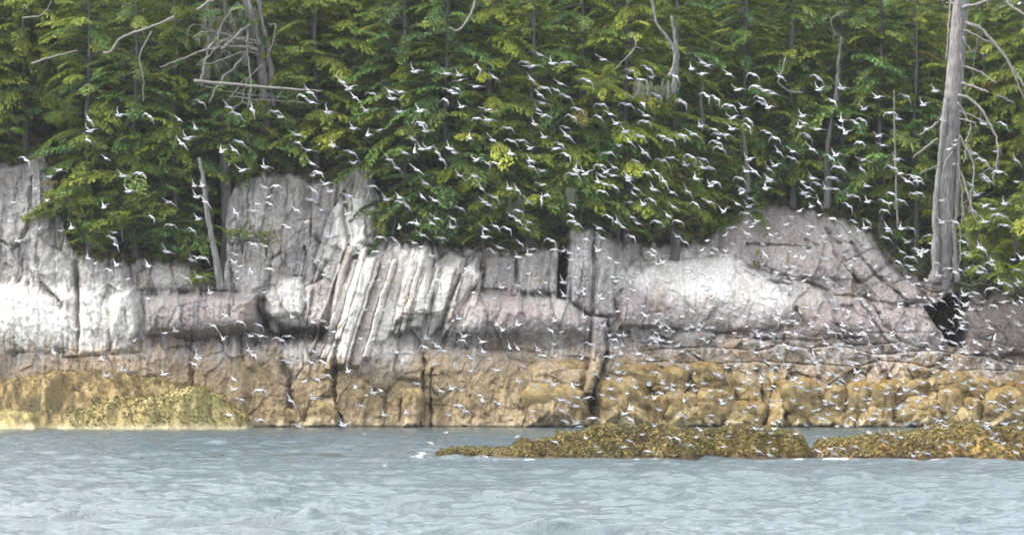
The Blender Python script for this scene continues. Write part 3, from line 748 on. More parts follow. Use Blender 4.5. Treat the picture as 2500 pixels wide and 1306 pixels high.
# moss, heather and grass along the cliff top: nobody could count it
def edge_growth():
    items = []
    for i in range(620):
        px = rng.uniform(-150, 2650); tp = float(top_py(px)) + rng.normal() * 7 - 4
        if 475 < px < 550: continue
        D = float(base_D(np.array(px), np.array(tp)))
        o = P(px, tp, 153.3 - D); o[1] = 153.2 - D + rng.random() * .9
        items.append((o, rng.random() * 6.28, 0.3 + rng.random() * .7, .35 + .3 * rng.random(), .35, 'hemlock', 'moss' if rng.random() < .6 else 'mid'))
    V, Fc, Cc = sprays_mesh(items)
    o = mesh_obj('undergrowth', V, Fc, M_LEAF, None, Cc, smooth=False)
    tag(o, 'brown and green heather, moss and grass along the cliff top', 'undergrowth', kind='stuff')
edge_growth()

# ------------------------------------------------------------------ dead trees and bare branches
def path3(pts, Y, dY=0.0):
    """pixel polyline at distance Y, drifting dY towards its end"""
    n = len(pts)
    return [P(p[0], p[1], Y + dY * i / max(1, n - 1)) for i, p in enumerate(pts)]
def limb(parent, origin, pts, Y, w0, w1, dY=-.6, name='branch', mat=None, twigs=0, wob=.02):
    sp = smooth_path(np.array(path3(pts, Y, dY)) - origin, 6, wob)
    n = len(sp); rad = np.linspace(w0, w1, n) * .016 / 2 * Y / 150 * (.8 + .4 * rng.random(n))
    parts = [tube(sp, rad, 6, .3)]
    for i in range(twigs):
        k = rng.integers(n // 4, n - 1); a = sp[k]
        d = rng.normal(0, 1, 3) * (1, .7, .6) + (0, 0, -.7); d /= np.linalg.norm(d)
        L = .25 + .5 * rng.random()
        parts.append(tube([a, a + d * L * .5 + (0, 0, .03), a + d * L + (0, 0, -.1 * L)], [.014, .010, .005], 4))
    v, f = join(parts)
    return mesh_obj(name, v, f, mat or M_BRANCH, parent)

# big dead trunk on the right
base = P(2306, 660, 152.0)
bt = empty('dead_tree', base)
tag(bt, 'tall weathered grey dead trunk with drooping bare branches at the right', 'dead tree', 'dead trees and bare wood')
sp = smooth_path(np.array([P(2300, 700, 152.2), P(2303, 650, 152.1), P(2307, 560, 152.0), P(2312, 440, 152.0), P(2322, 300, 152.0), P(2332, 180, 152.0), P(2342, 60, 152.0), P(2352, -60, 152.0), P(2362, -200, 152.1)]) - base, 14, .01)
def wid(z):
    py = HOR - (z + base[2] - CAM_H) * F / 152
    return np.interp(py, [-200, 0, 200, 400, 560, 640, 700], [30, 37, 42, 50, 46, 50, 58]) * .016 / 2
tv, tf = tube(sp, [wid(p[2]) for p in sp], 20, .10)
ring = len(tv) // 20; ths = np.tile(np.arange(20), ring); zz = np.repeat(np.arange(ring), 20)
ctr = np.repeat(sp, 20, 0); tv = ctr + (tv - ctr) * (1 + .34 * (fbm(ths * .62 + 3, zz * .09, 3, 2) - .5) + .18 * (fbm(ths * 1.7, zz * .8, 2, 4) - .5))[:, None]
mesh_obj('trunk', tv, tf, M_DEAD, bt)
# companion strip of the split trunk and roots
for pts, w0, w1, dY in (([(2288, 690), (2284, 600), (2286, 500), (2298, 360), (2310, 240)], 24, 12, 0), ([(2338, 690), (2332, 600), (2336, 480), (2342, 330)], 16, 8, 0)):
    limb(bt, base, pts, 151.72, w0, w1, dY, 'trunk_strip', M_DEAD)
for pts in ([(2290, 650), (2275, 672), (2266, 690)], [(2318, 650), (2335, 668), (2342, 690)]):
    limb(bt, base, pts, 152.0, 18, 8, -.2, 'root', M_DEAD)
for pts, w0, w1, dY, tw in [
    ([(2350, 20), (2440, 0), (2475, 20), (2520, 50)], 9, 5, -1, 3), ([(2358, 58), (2395, 72), (2440, 120), (2480, 180), (2512, 225)], 9, 5, -1, 5),
    ([(2355, 75), (2420, 105), (2462, 150), (2500, 245)], 6, 3, -1, 4), ([(2350, 160), (2395, 178), (2432, 206)], 6, 3, -.7, 2),
    ([(2348, 204), (2380, 212), (2414, 227)], 8, 4, -.7, 1), ([(2432, 232), (2455, 242), (2475, 252)], 6, 4, 0, 0),
    ([(2340, 233), (2372, 243), (2400, 275), (2432, 335), (2437, 380), (2424, 442)], 8, 3, -1.2, 6), ([(2342, 272), (2390, 290), (2425, 310)], 4, 2, -.8, 1),
    ([(2344, 290), (2385, 300)], 4, 2, -.8, 1), ([(2290, 300), (2262, 318), (2240, 332)], 6, 3, -.8, 1), ([(2290, 338), (2262, 358), (2230, 386)], 6, 3, -.8, 2),
    ([(2338, 250), (2370, 300), (2362, 340), (2352, 400)], 4, 2, -1, 3), ([(2350, 350), (2400, 390), (2430, 420), (2440, 390)], 4, 2, -.8, 2),
    ([(2296, 405), (2262, 415), (2244, 425)], 4, 2, -.6, 1), ([(2308, 430), (2316, 500), (2326, 560)], 5, 2, -.5, 3), ([(2338, 400), (2350, 480), (2358, 560), (2366, 600)], 5, 2, -.8, 4),
    ([(2345, 420), (2362, 470), (2375, 520), (2402, 562)], 6, 3, -1, 6), ([(2342, 330), (2376, 400), (2372, 470), (2366, 520)], 5, 2, -1, 5), ([(2350, 500), (2346, 580), (2344, 640)], 4, 2, -.8, 2),
    ([(2320, 0), (2316, 60), (2310, 150)], 5, 4, -.3, 0), ([(2372, 690), (2400, 692), (2382, 686)], 2, 1, 0, 0), ([(2352, 90), (2372, 130), (2378, 120)], 3, 2, -.4, 1),
    ([(2326, 370), (2300, 420), (2306, 520)], 5, 3, -.5, 2), ([(2345, 130), (2362, 230), (2392, 60)], 2, 1, -.4, 0)]:
    limb(bt, base, pts, 151.5, w0, w1, dY, 'branch', M_BRANCH, tw)

# tangled snag upper left
base = P(640, 300, 152.6)
sn = empty('dead_tree', base); tag(sn, 'tangled grey dead snag with crossing bare limbs hung with lichen, upper left', 'dead tree', 'dead trees and bare wood')
for pts, w0, w1, dY, nm in [
    ([(650, 350), (646, 250), (640, 170), (630, 100), (606, 20), (585, -60)], 26, 18, -1.4, 'trunk'), ([(668, 260), (655, 120), (640, 60), (628, -40)], 14, 9, -1, 'stem'), ([(600, -30), (618, 60), (632, 110)], 12, 10, 0, 'stem')]:
    limb(sn, base, pts, 152.4 - dY, w0, w1, dY, nm, M_DEAD)
for pts, w0, w1, dY, tw in [
    ([(612, 55), (580, 85), (560, 105), (540, 122)], 8, 5, -.6, 1), ([(540, -5), (505, 8), (480, 26)], 9, 6, -.6, 1), ([(500, 25), (504, 65)], 3, 2, 0, 1),
    ([(630, 125), (600, 115), (520, 118), (450, 143), (390, 165)], 7, 3, -1, 6), ([(560, 100), (520, 106), (505, 135), (492, 196)], 7, 6, -.8, 2),
    ([(606, 122), (576, 160), (545, 190), (510, 250)], 6, 3, -1, 2), ([(605, 60), (604, 130), (612, 200), (604, 262)], 6, 3, -.8, 2),
    ([(630, 110), (560, 85), (500, 78), (470, 92)], 4, 2, -.8, 6), ([(625, 100), (570, 95), (540, 130)], 5, 3, -.6, 4), ([(600, 190), (560, 240)], 4, 2, -.6, 1), ([(530, 80), (470, 60), (455, 120)], 2, 1, -.5, 2),
    ([(655, 60), (672, 65), (660, 130)], 3, 2, -.3, 1), ([(628, 118), (585, 96), (545, 100), (500, 150)], 4, 2, -1.2, 7), ([(632, 135), (590, 128), (530, 150), (480, 160)], 3, 2, -1.2, 7), ([(620, 40), (580, 20), (540, 60), (530, 120)], 3, 2, -1, 7), ([(640, 160), (600, 200), (590, 250), (560, 262)], 3, 2, -1, 6)]:
    limb(sn, base, pts, 152.0, w0, w1, dY, 'branch', M_BRANCH, tw)
items = []
for i in range(90):
    px = rng.uniform(490, 625); py = rng.uniform(0, 165)
    items.append((P(px, py, 152.0 + rng.random() * .6) - base, rng.random() * 6.28, -1.1, .55, .35, 'cedar', 'lichen'))
V, Fc, Cc = sprays_mesh(items); mesh_obj('lichen', V, Fc, M_LEAF, sn, Cc, smooth=False)

def bare(lab, Y, specs, cat='branch', name='bare_branch', group='dead trees and bare wood', mat=None):
    o0 = P(specs[0][0][0][0], specs[0][0][0][1], Y); parts = []
    for pts, w0, w1, tw in specs:
        s_ = smooth_path(np.array(path3(pts, Y, -.3)) - o0, 6, .012); n = len(s_)
        parts.append(tube(s_, np.linspace(w0, w1, n) * .008, 6, .15))
        for i in range(tw):
            k = rng.integers(2, n - 1); d = rng.normal(0, 1, 3); d /= np.linalg.norm(d); L = .15 + .35 * rng.random()
            parts.append(tube([s_[k], s_[k] + d * L * .5, s_[k] + d * L], [.014, .01, .005], 4))
    v, f = join(parts); o = mesh_obj(name, v, f, mat or M_BRANCH); o.location = Vector(o0.tolist())
    return tag(o, lab, cat, group)
bare('long horizontal grey fallen log with stubs, below the tangled snag', 150.9, [([(474, 198), (560, 206), (660, 214), (785, 224)], 9, 5, 12), ([(480, 205), (540, 220), (620, 232), (700, 238)], 2, 1, 8), ([(560, 236), (640, 244), (760, 250)], 3, 1, 8)], 'log', 'fallen_log')
bare('straight bare bough low in the yellow cedar at far left', 151.6, [([(78, 156), (120, 142), (190, 124)], 6, 3, 1)])
bare('faint curved bare branch in the top left corner', 151.8, [([(55, 44), (95, 40), (118, 20), (125, 0)], 4, 2, 1)])
bare('long kinked bare branch rising to the right, left of the snag', 151.2, [([(252, 130), (272, 126), (292, 97), (335, 78), (380, 62), (426, 42)], 6, 6, 3)])
bare('thin bare twig hanging down below the kinked branch', 151.2, [([(370, 78), (352, 110), (340, 145), (350, 195), (350, 250)], 5, 2, 1)])
bare('curved pale bare branch hanging from the top centre', 151.3, [([(1166, -30), (1156, 20), (1142, 48), (1124, 70), (1112, 76), (1098, 68)], 6, 5, 1)])
bare('looping pale twig left of the hanging lichen clump', 151.4, [([(1555, 190), (1562, 215), (1545, 238), (1525, 225)], 4, 3, 1), ([(1540, 80), (1552, 110), (1530, 140), (1500, 170)], 4, 2, 3)])
bare('stout curved bare limb above the hanging lichen clump', 151.4, [([(1590, -10), (1605, 60), (1632, 95), (1646, 125), (1645, 160), (1634, 185)], 6, 9, 5), ([(1644, 230), (1652, 150), (1648, 90), (1640, 40)], 15, 5, 4)], mat=M_DEAD)
bare('crooked thin bare twig beside the rusty patch right of centre', 151.6, [([(1918, 140), (1908, 178), (1900, 200), (1925, 222), (1960, 226)], 3, 2, 3)])
bare('slim vertical bare pole between the hemlocks left of the dead trunk', 153.0, [([(2192, 560), (2186, 400), (2184, 300), (2182, 220)], 6, 3, 4)], 'dead tree', 'bare_pole')
bare('straight bare grey trunk leaning left below the dark tree, foot on the ledge', 150.9, [([(540, 708), (528, 640), (517, 580), (503, 500), (496, 440), (486, 385)], 20, 7, 3)], 'dead tree', 'leaning_snag', mat=M_DEAD)
bare('pale broken trunk showing in the wood above the grey dome', 154.6, [([(1826, 470), (1824, 425), (1820, 370), (1814, 330), (1810, 300)], 19, 5, 4)], 'dead tree', 'tree_snag', mat=M_SNAG)
bare('pale mossy trunk with fork high above the grey dome', 154.6, [([(2040, 250), (2044, 205), (2047, 160), (2054, 90)], 15, 5, 6), ([(2060, 30), (2030, 50), (2042, 90)], 4, 2, 4)], 'dead tree', 'tree_snag', mat=M_SNAG)
bare('short grey trunk standing in the wood right of centre', 154.0, [([(1712, 320), (1715, 285), (1711, 250), (1716, 200)], 14, 5, 4)], 'dead tree', 'tree_snag', mat=M_SNAG)
bare('slim grey trunk with bark patches over the right of the grey dome', 154.8, [([(2018, 510), (2022, 450), (2019, 390), (2026, 320), (2034, 260)], 22, 7, 5)], 'dead tree', 'tree_snag', mat=M_SNAG)
bare('thin drooping twigs right of the dark rock cleft by the trunk foot', 151.4, [([(2345, 690), (2370, 697), (2385, 693), (2378, 688)], 2, 1, 0)])

def lichen_clump(px, py, Y, n, rx, rz, lab):
    c = P(px, py, Y); items = []
    for i in range(n):
        items.append((np.array((rng.normal() * rx, rng.normal() * rx * .4, -rng.random() * rz)), rng.random() * 6.28, -1.25, .6, .3, 'cedar', 'lichen'))
    V, Fc, Cc = sprays_mesh(items); o = mesh_obj('hanging_lichen', V, Fc, M_LEAF, None, Cc, smooth=False); o.location = Vector(c.tolist())
    tag(o, lab, 'lichen', 'hanging lichen clumps')
lichen_clump(1598, 190, 151.3, 20, .35, .3, 'pale grey lichen hanging in a rounded clump from the stout bare limb')
lichen_clump(1392, 455, 151.3, 10, .15, .4, 'pale green lichen strands hanging above the deep dark cleft')
lichen_clump(1262, 475, 151.3, 7, .15, .3, 'small pale lichen wisps hanging in the dark wood left of the cleft')
lichen_clump(745, 430, 151.6, 8, .15, .5, 'thin pale lichen strands hanging above the grey columns')
lichen_clump(500, 455, 151.4, 5, .10, .3, 'pale lichen hanging beside the leaning trunk')

# ------------------------------------------------------------------ reef and ledge (weed-covered rock standing off the cliff)
def reef(name, prof, Y0, Y1, lab, cat, pal, seed, step=.05, lump=.13, skirt=.6):
    """prof: (px,py) of the silhouette crest, seen at about the middle distance"""
    p = np.array(prof, float); Ym = (Y0 + Y1) / 2
    cx = (p[:, 0] - 1250) * Ym / F; cz = np.maximum(CAM_H + (HOR - p[:, 1]) * Ym / F, -.4)
    xs = np.arange(cx[0], cx[-1], step); ys = np.arange(Y0 - skirt, Y1 + skirt, step * 1.25)
    X, Yg = np.meshgrid(xs, ys)
    crest = np.interp(X + (fbm(X / 1.5, Yg / 1.5, 3, seed) - .5) * .8, cx, cz)
    v = (Yg - Y0) / (Y1 - Y0)
    sh = sstep(-.15, .38, v + (fbm(X / 1.2, Yg / 1.2, 4, seed + 1) - .5) * .35) * sstep(1.25, .7, v)
    ends = sstep(cx[0], cx[0] + .7, X) * sstep(cx[-1], cx[-1] - .7, X)
    Z = -.45 + (crest + .45) * sh * ends
    f1, f2, idv, lx, ly = voronoi(X / .55 + 3, Yg / .6 + seed, seed, .95)
    g1, g2, jdv, _, _ = voronoi(X / .16 + 3, Yg / .18 + seed, seed + 1, .95)
    Z += sh * ends * (lump * (np.sqrt(np.clip(1 - f1 ** 2, 0, 1)) - .7) * 1.4 + .35 * lump * (1 - g1) * (jdv + .3) + (fbm(X / .2, Yg / .2, 4, seed) - .5) * lump * .9)
    big = fbm(X / 1.3 + 5, Yg / 1.3, 4, seed + 2); sm = fbm(X / .17, Yg / .17, 4, seed + 3)
    cs = [lin(c) * .6 for c in pal]
    def mx(a, b, t): return a * (1 - t[..., None]) + b * t[..., None]
    col = mx(cs[0] + 0 * X[..., None], cs[1], sstep(.38, .62, big)); col = mx(col, cs[2], .8 * sstep(.52, .66, sm)); col = mx(col, cs[3], .85 * sstep(.5, .36, sm) * sstep(.3, .6, idv))
    col = mx(col, cs[4], .9 * sstep(.22, .02, Z + (sm - .5) * .2))
    o = mesh_obj(name, np.stack([X, Yg, Z], -1).reshape(-1, 3), grid_faces(*X.shape)[:, ::-1], M_WEED, colors=col.reshape(-1, 3), loc=(X.mean(), Yg.mean(), 0))
    tag(o, lab, cat)
    return X, Yg, Z, sh * ends, o
WEEDP = [(160, 140, 66), (126, 110, 52), (184, 160, 98), (92, 78, 48), (74, 56, 40)]
WEED_PAL = {'gold': [(.145, .118, .038), (.115, .096, .032), (.175, .15, .068)], 'dark': [(.075, .058, .026), (.095, .072, .03)]}
def fronds(X, Yg, Z, sh, o, n, seed, dens, k=1.0):
    """small weed fronds lying over the rock"""
    r = np.random.default_rng(seed); ok = np.argwhere((Z > 0.05) & (sh > .3)); 
    if not len(ok): return
    s_ = ok[r.integers(0, len(ok), n)]
    p = np.stack([X[s_[:, 0], s_[:, 1]], Yg[s_[:, 0], s_[:, 1]], Z[s_[:, 0], s_[:, 1]]], -1) - np.array(o.location)
    cl = fbm(p[:, 0] * 1.3 + 30, p[:, 1] * 1.3 + 30, 3, seed) > .5
    d = r.normal(0, 1, (n, 3)) * (1, 1, .5) + (0, -.6, .1); d /= np.linalg.norm(d, axis=1, keepdims=True)
    w = np.cross(d, r.normal(0, 1, (n, 3))); w /= np.linalg.norm(w, axis=1, keepdims=True) + 1e-9
    L = (.07 + .09 * r.random((n, 1))); W = L * .3; p = p + (0, 0, .03)
    q = np.stack([p - d * L * .4, p + w * W, p + d * L * .6, p - w * W], 1)
    A = np.array(WEED_PAL['gold'])[r.integers(0, 3, n)]; B = np.array(WEED_PAL['dark'])[r.integers(0, 2, n)]
    c = np.where((cl & (r.random(n) < .8))[:, None], A, np.where(r.random((n, 1)) < .4, A * .8, B)) * (.7 + .6 * r.random((n, 1))) * k
    mesh_obj('rockweed', q.reshape(-1, 3), np.arange(n * 4).reshape(-1, 4), M_LEAF, o, np.repeat(c, 4, 0), smooth=False)
a = reef('reef_rock', [(1020, 1130), (1045, 1114), (1075, 1108), (1105, 1102), (1160, 1104), (1200, 1103), (1235, 1102), (1250, 1090), (1275, 1080), (1310, 1088), (1330, 1082), (1362, 1078), (1368, 1066), (1420, 1066), (1440, 1052), (1470, 1045), (1500, 1052), (1560, 1050), (1600, 1044), (1625, 1040), (1655, 1050), (1700, 1060), (1760, 1056), (1800, 1050), (1845, 1048), (1900, 1056), (1940, 1064), (1962, 1080), (1985, 1100), (2010, 1130)],
         113.6, 118.6, 'long low reef of golden brown rockweed, the left and larger of the two', 'reef', WEEDP, 2)
fronds(*a[:4], a[4], 26000, 3, 1, 1.25)
a = reef('reef_rock', [(1955, 1130), (1975, 1104), (2000, 1084), (2045, 1080), (2085, 1078), (2110, 1072), (2150, 1066), (2215, 1066), (2250, 1056), (2300, 1044), (2345, 1040), (2400, 1045), (2440, 1056), (2480, 1052), (2540, 1050), (2700, 1056), (2900, 1080), (3000, 1130)],
         112.9, 118.4, 'low rockweed covered reef running out at the right frame edge', 'reef', [(160, 124, 50), (124, 98, 36), (200, 166, 96), (74, 60, 36), (80, 58, 44)], 3)
fronds(*a[:4], a[4], 22000, 4, 1, 1.4)
LEDP = [(146, 120, 76), (118, 102, 62), (196, 172, 118), (92, 84, 54), (196, 178, 132)]
a = reef('shore_ledge', [(-900, 935), (-300, 930), (0, 930), (60, 926), (150, 914), (240, 912), (330, 924), (400, 930), (450, 944), (490, 962), (530, 982), (570, 1000), (605, 1020), (650, 1046)],
         148.2, 153.6, 'low rounded ledge with yellow and brown seaweed at the foot of the left cliff', 'rock ledge', LEDP, 4, step=.06, lump=.24, skirt=.4)
fronds(*a[:4], a[4], 5000, 5, 1, np.array((1.1, 1.1, 1.1)))
a = reef('shore_ledge', [(120, 1060), (150, 1030), (200, 1008), (260, 992), (330, 985), (400, 972), (450, 955), (500, 962), (545, 980), (575, 1003), (600, 1022), (640, 1052)],
         146.6, 149.6, 'pale yellow lower ledge with bright green algae in front of the brown weedy ledge', 'rock ledge', [(176, 156, 98), (134, 130, 74), (204, 184, 130), (126, 112, 72), (206, 192, 152)], 5, step=.05, lump=.30, skirt=.4)
fronds(*a[:4], a[4], 3500, 6, 1, np.array((1.4, 1.35, 1.2)))
a = reef('shore_ledge', [(-400, 1060), (-300, 1030), (-100, 1016), (0, 1008), (60, 1016), (90, 1030), (120, 1055)],
         147.2, 149.4, 'small pale yellow rock shelf at the waterline of the left frame edge', 'rock ledge', [(186, 168, 112), (146, 136, 84), (222, 200, 136), (150, 130, 84), (222, 206, 160)], 6, step=.05, lump=.22, skirt=.4)

# small weed-topped rocks just breaking the surface left of the reef
for i, (px, py, w, lab) in enumerate([(215, 1112, 22, 'thin dark weed strip awash, left of the pair of flat ones'), (395, 1113, 30, 'dark flat weedy rock awash in the open water at left'), (600, 1111, 50, 'long dark weed strip awash between the flat rock and the reef'),
                                      (760, 1110, 60, 'longest dark weed strip awash nearest the foaming reef tip'), (20, 1115, 24, 'small dark weed strip awash at the left frame edge'), (900, 1111, 40, 'dark weed strip awash beside the white foam')]):
    Y = F * CAM_H / (py - HOR); x0 = (px - 1250) * Y / F; L = 1.3 * w * Y / F
    xs = np.linspace(-L * 1.3, L * 1.3, 60); ys = np.linspace(-.55, .55, 14); X, Yg = np.meshgrid(xs, ys)
    Z = .07 * np.sqrt(np.clip(1 - (X / (L * 1.3)) ** 2, 0, 1)) * (1 - (Yg / .55) ** 2) * (.3 + 1.1 * fbm(X * 3 + i * 7, Yg * 2, 4, i)) * (fbm(X * 1.1 + 9 * i, Yg * .6, 3, i) > .42) + .0 - .02
    c = lin((52, 56, 46)) * (.35 + fbm(X * 6, Yg * 6, 3, i)[..., None])
    o = mesh_obj('weed_strip', np.stack([X + x0, Yg + Y, Z], -1).reshape(-1, 3), grid_faces(*X.shape)[:, ::-1], M_WEED, colors=c.reshape(-1, 3), loc=(x0, Y, 0))
    tag(o, lab, 'seaweed', 'weed strips awash')

# ------------------------------------------------------------------ birds
POSES = {  # wrist-left, tip-left, wrist-right, tip-right in pixels (x right, y down), for a wing length of about 22 px
    'V': [((-5, -9), (-10, -20), (8, -3), (18, 2)), ((-5, -10), (-8, -22), (9, -4), (19, -4)), ((-4, -8), (-12, -18), (9, -1), (19, 3))],
    'D': [((-9, -8), (-19, -16), (8, 4), (18, 12)), ((-8, -9), (-15, -18), (8, 6), (15, 17)), ((-10, -6), (-20, -11), (9, 2), (19, 7))],
    'A': [((-13, -5), (-23, 4), (7, 4), (10, 20)), ((-13, -3), (-20, 9), (8, 2), (14, 15)), ((-12, -6), (-22, -2), (8, 5), (12, 19)), ((-12, -4), (-19, 3), (7, 3), (13, 14))],
    'G': [((-8, -6), (-18, -2), (9, -6), (19, -2)), ((-7, -3), (-15, -6), (8, -2), (16, 2)), ((-8, -4), (-15, 3), (8, -5), (17, -3))]}
def bird_mesh(pose, yaw):
    k = .0123
    h = np.array((-.86, .42 * yaw, .10)); h /= np.linalg.norm(h)
    up = np.array((0, 0, 1.0)); side = np.cross(h, up); side /= np.linalg.norm(side); up = np.cross(side, h)
    V = []; Fc = []; MI = []
    t = [-.115, -.09, -.055, -.02, .02, .055, .085, .105, .125, .15]; r = [.010, .015, .027, .036, .038, .031, .021, .022, .015, .003]
    n = 8
    for i, (a_, r_) in enumerate(zip(t, r)):
        fl = .35 if i < 1 else 1
        for j in range(n):
            th = 2 * math.pi * j / n
            V.append(h * a_ + side * r_ * (1.6 if i < 1 else 1) * math.cos(th) + up * (r_ * fl * math.sin(th) + (.008 if i in (6, 7, 8) else 0)))
    for i in range(len(t) - 1):
        for j in range(n):
            Fc.append([i * n + j, i * n + (j + 1) % n, (i + 1) * n + (j + 1) % n, (i + 1) * n + j]); MI.append(2 if i >= 7 else 0)
    Fc.append(list(range(n))[::-1]); MI.append(0); Fc.append([(len(t) - 1) * n + j for j in range(n)]); MI.append(2)
    for w_, t_, sg in ((pose[0], pose[1], 1), (pose[2], pose[3], -1)):
        W = np.array((w_[0], 0, -w_[1])) * k * 1.12; T = np.array((t_[0], 0, -t_[1])) * k * 1.16
        W[1] = sg * .06; T[1] = sg * .10
        P0 = side * (-.02 if sg > 0 else .02) + up * .02
        pts = [P0, P0 * .45 + W * .55 + up * .006, W, W * .5 + T * .5 + (W - (P0 + T) / 2) * .12, T]
        ch = [.072, .064, .048, .028, .005]; thk = [.012, .011, .008, .005, .002]
        b0 = len(V)
        for i in range(5):
            d = pts[min(i + 1, 4)] - pts[max(i - 1, 0)]; d /= np.linalg.norm(d)
            c = h * .8 + np.array((0, -.25, .45)); c = c - d * (c @ d); c /= np.linalg.norm(c) + 1e-9
            nn = np.cross(d, c)
            sweep = -h * (.03 if i == 4 else 0)
            V += [pts[i] + c * ch[i] * .45 + sweep, pts[i] + nn * thk[i] + c * ch[i] * .15 + sweep, pts[i] - c * ch[i] * .55 + sweep, pts[i] - nn * thk[i] * .5 + c * ch[i] * .1 + sweep]
        for i in range(4):
            for j in range(4):
                Fc.append([b0 + i * 4 + j, b0 + i * 4 + (j + 1) % 4, b0 + i * 4 + 4 + (j + 1) % 4, b0 + i * 4 + 4 + j]); MI.append(1 if i > 1 else 0)
        Fc.append([b0 + 3, b0 + 2, b0 + 1, b0]); MI.append(0); Fc.append([b0 + 16 + j for j in range(4)]); MI.append(1)
    return np.array(V), Fc, MI
